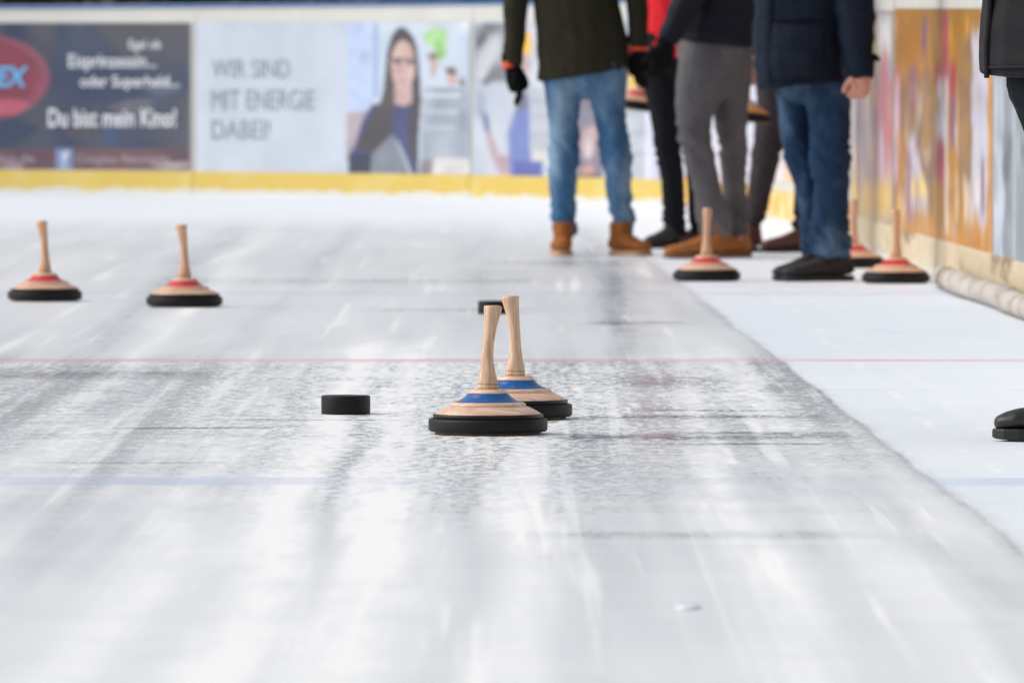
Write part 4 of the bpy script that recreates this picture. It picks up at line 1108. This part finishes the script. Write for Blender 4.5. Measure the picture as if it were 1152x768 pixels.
    k.link(col, b.inputs['Base Color'])
    rl = k.math('ADD', k.math('MULTIPLY', k.math('POWER', tone, 1.6), .40), .15)
    rg = k.n('ShaderNodeMix', data_type='FLOAT'); k.link(lane, rg.inputs[0]); rg.inputs[2].default_value = .62; k.link(rl, rg.inputs[3])
    k.link(rg.outputs[0], b.inputs['Roughness'])
    b.inputs['IOR'].default_value = 1.31
    h = k.math('ADD', k.math('MULTIPLY', fleck, .7), k.math('MULTIPLY', cross2, .3))
    k.link(k.bump(h, .15, .002), b.inputs['Normal'])
    return m
bm = bmesh.new()
inner = [wall_pt(s, 0, -.02) for s in [WS[-1] * i / 160 for i in range(161)]]
vs = [bm.verts.new((q.x, q.y, .0)) for q in inner] + [bm.verts.new((-13, -4, 0)), bm.verts.new((inner[0].x, -4, 0))]
bm.faces.new(vs); bmesh.ops.triangulate(bm, faces=bm.faces[:])
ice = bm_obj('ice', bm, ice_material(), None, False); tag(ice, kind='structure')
gm, nt, b = newmat('trodden snow and asphalt'); k = NT(nt)
po = k.n('ShaderNodeNewGeometry').outputs['Position']
c = k.mix(k.smooth(k.noise(po, .3, 5, .6), .45, .6), (.06, .06, .062), (.62, .64, .68)); k.link(c, b.inputs['Base Color']); b.inputs['Roughness'].default_value = .85
bm = bmesh.new()
for q in ((-900, -60), (900, -60), (900, 2500), (-900, 2500)): bm.verts.new((q[0], q[1], -.06))
bm.verts.ensure_lookup_table(); bm.faces.new(bm.verts[:])
gr_o = bm_obj('ground', bm, gm, None, False); tag(gr_o, kind='structure')

# ------------------------------------------------------------------ dark hedge behind the back boards
leaf = plain('dark evergreen leaf', (46, 52, 50), .7, .35, 3)
stem = plain('dark twig', (64, 58, 54), .9, .3, 8)
def hedge(x0, x1, y0, h, label, seed):
    e = empty('hedge', ((x0 + x1) / 2, y0, -.06)); tag(e, label, 'hedge', 'clipped hedges behind the boards')
    rr = random.Random(seed); bm = bmesh.new()
    for i in range(int((x1 - x0) * 3200)):
        x = rr.uniform(x0, x1); top = h * (1 + .10 * mnoise.noise(Vector((x * 1.7, seed, 0))))
        z = rr.uniform(.1, 1) ** .7 * top; y = rr.gauss(0, .28)
        if mnoise.noise(Vector((x * 3, y * 3, z * 3))) < -.28: continue
        c = Vector((x - (x0 + x1) / 2, y, z)); s = rr.uniform(.03, .06)
        a = Vector((rr.gauss(0, 1), rr.gauss(0, 1), rr.gauss(0, 1))).normalized(); bb = a.orthogonal().normalized()
        c2 = a.cross(bb)
        bm.faces.new([bm.verts.new(c + bb * s * u + c2 * s * .6 * v) for u, v in ((-1, 0), (0, -1), (1, 0), (0, 1))])
    bm_obj('foliage', bm, leaf, e, False)
    bm = bmesh.new()
    x = x0 + .2
    while x < x1:
        q = bmesh.ops.create_cone(bm, segments=7, radius1=.03, radius2=.012, depth=h * .9, cap_ends=True)
        bmesh.ops.translate(bm, verts=q['verts'], vec=(x - (x0 + x1) / 2, rr.uniform(-.1, .1), h * .45)); x += .45
    bm_obj('stem', bm, stem, e, False)
hedge(-9, -1.2, 67, 2.3, 'dark clipped hedge above the left part of the back boards', 1)
hedge(-1.1, 4.6, 66.4, 2.5, 'dark clipped hedge behind the players, right of the other hedge', 2)

# ------------------------------------------------------------------ light
w = bpy.data.worlds.new('World'); sc.world = w; w.use_nodes = True
k = NT(w.node_tree); bg = w.node_tree.nodes['Background']
sky = k.n('ShaderNodeTexSky', sky_type='NISHITA'); sky.sun_disc = False
SUN_EL, SUN_AZ = R(42), R(-88)      # azimuth from +Y towards +X
sky.sun_elevation = SUN_EL; sky.sun_rotation = SUN_AZ
sky.air_density = 1.0; sky.dust_density = 4.0; sky.ozone_density = 1.0
hs = k.n('ShaderNodeHueSaturation'); hs.inputs['Saturation'].default_value = .32
k.link(sky.outputs[0], hs.inputs['Color']); k.link(hs.outputs[0], bg.inputs['Color'])
bg.inputs['Strength'].default_value = .135
sd = bpy.data.lights.new('sun', 'SUN'); sd.energy = 1.0; sd.angle = R(60); sd.color = (1, .96, .90)
so = bpy.data.objects.new('sun', sd); COL.objects.link(so)
dirv = Vector((math.sin(SUN_AZ) * math.cos(SUN_EL), math.cos(SUN_AZ) * math.cos(SUN_EL), math.sin(SUN_EL)))
so.rotation_euler = dirv.to_track_quat('Z', 'Y').to_euler(); so.location = dirv * 60

# ------------------------------------------------------------------ camera
cd = bpy.data.cameras.new('camera'); cam = bpy.data.objects.new('camera', cd); COL.objects.link(cam)
cd.sensor_width = 36; cd.lens = F / 1152 * 36; cd.clip_start = .5; cd.clip_end = 4000
cam.location = (0, 0, CH); cam.rotation_euler = (math.pi / 2 - TH, 0, 0)
cd.dof.use_dof = True; cd.dof.focus_distance = 20.1; cd.dof.aperture_fstop = (cd.lens / 1000) / .0275
sc.camera = cam
sc.view_settings.view_transform = 'Standard'; sc.view_settings.look = 'None'
sc.view_settings.exposure = 0.12; sc.view_settings.gamma = 1.0; sc.view_settings.use_curve_mapping = False
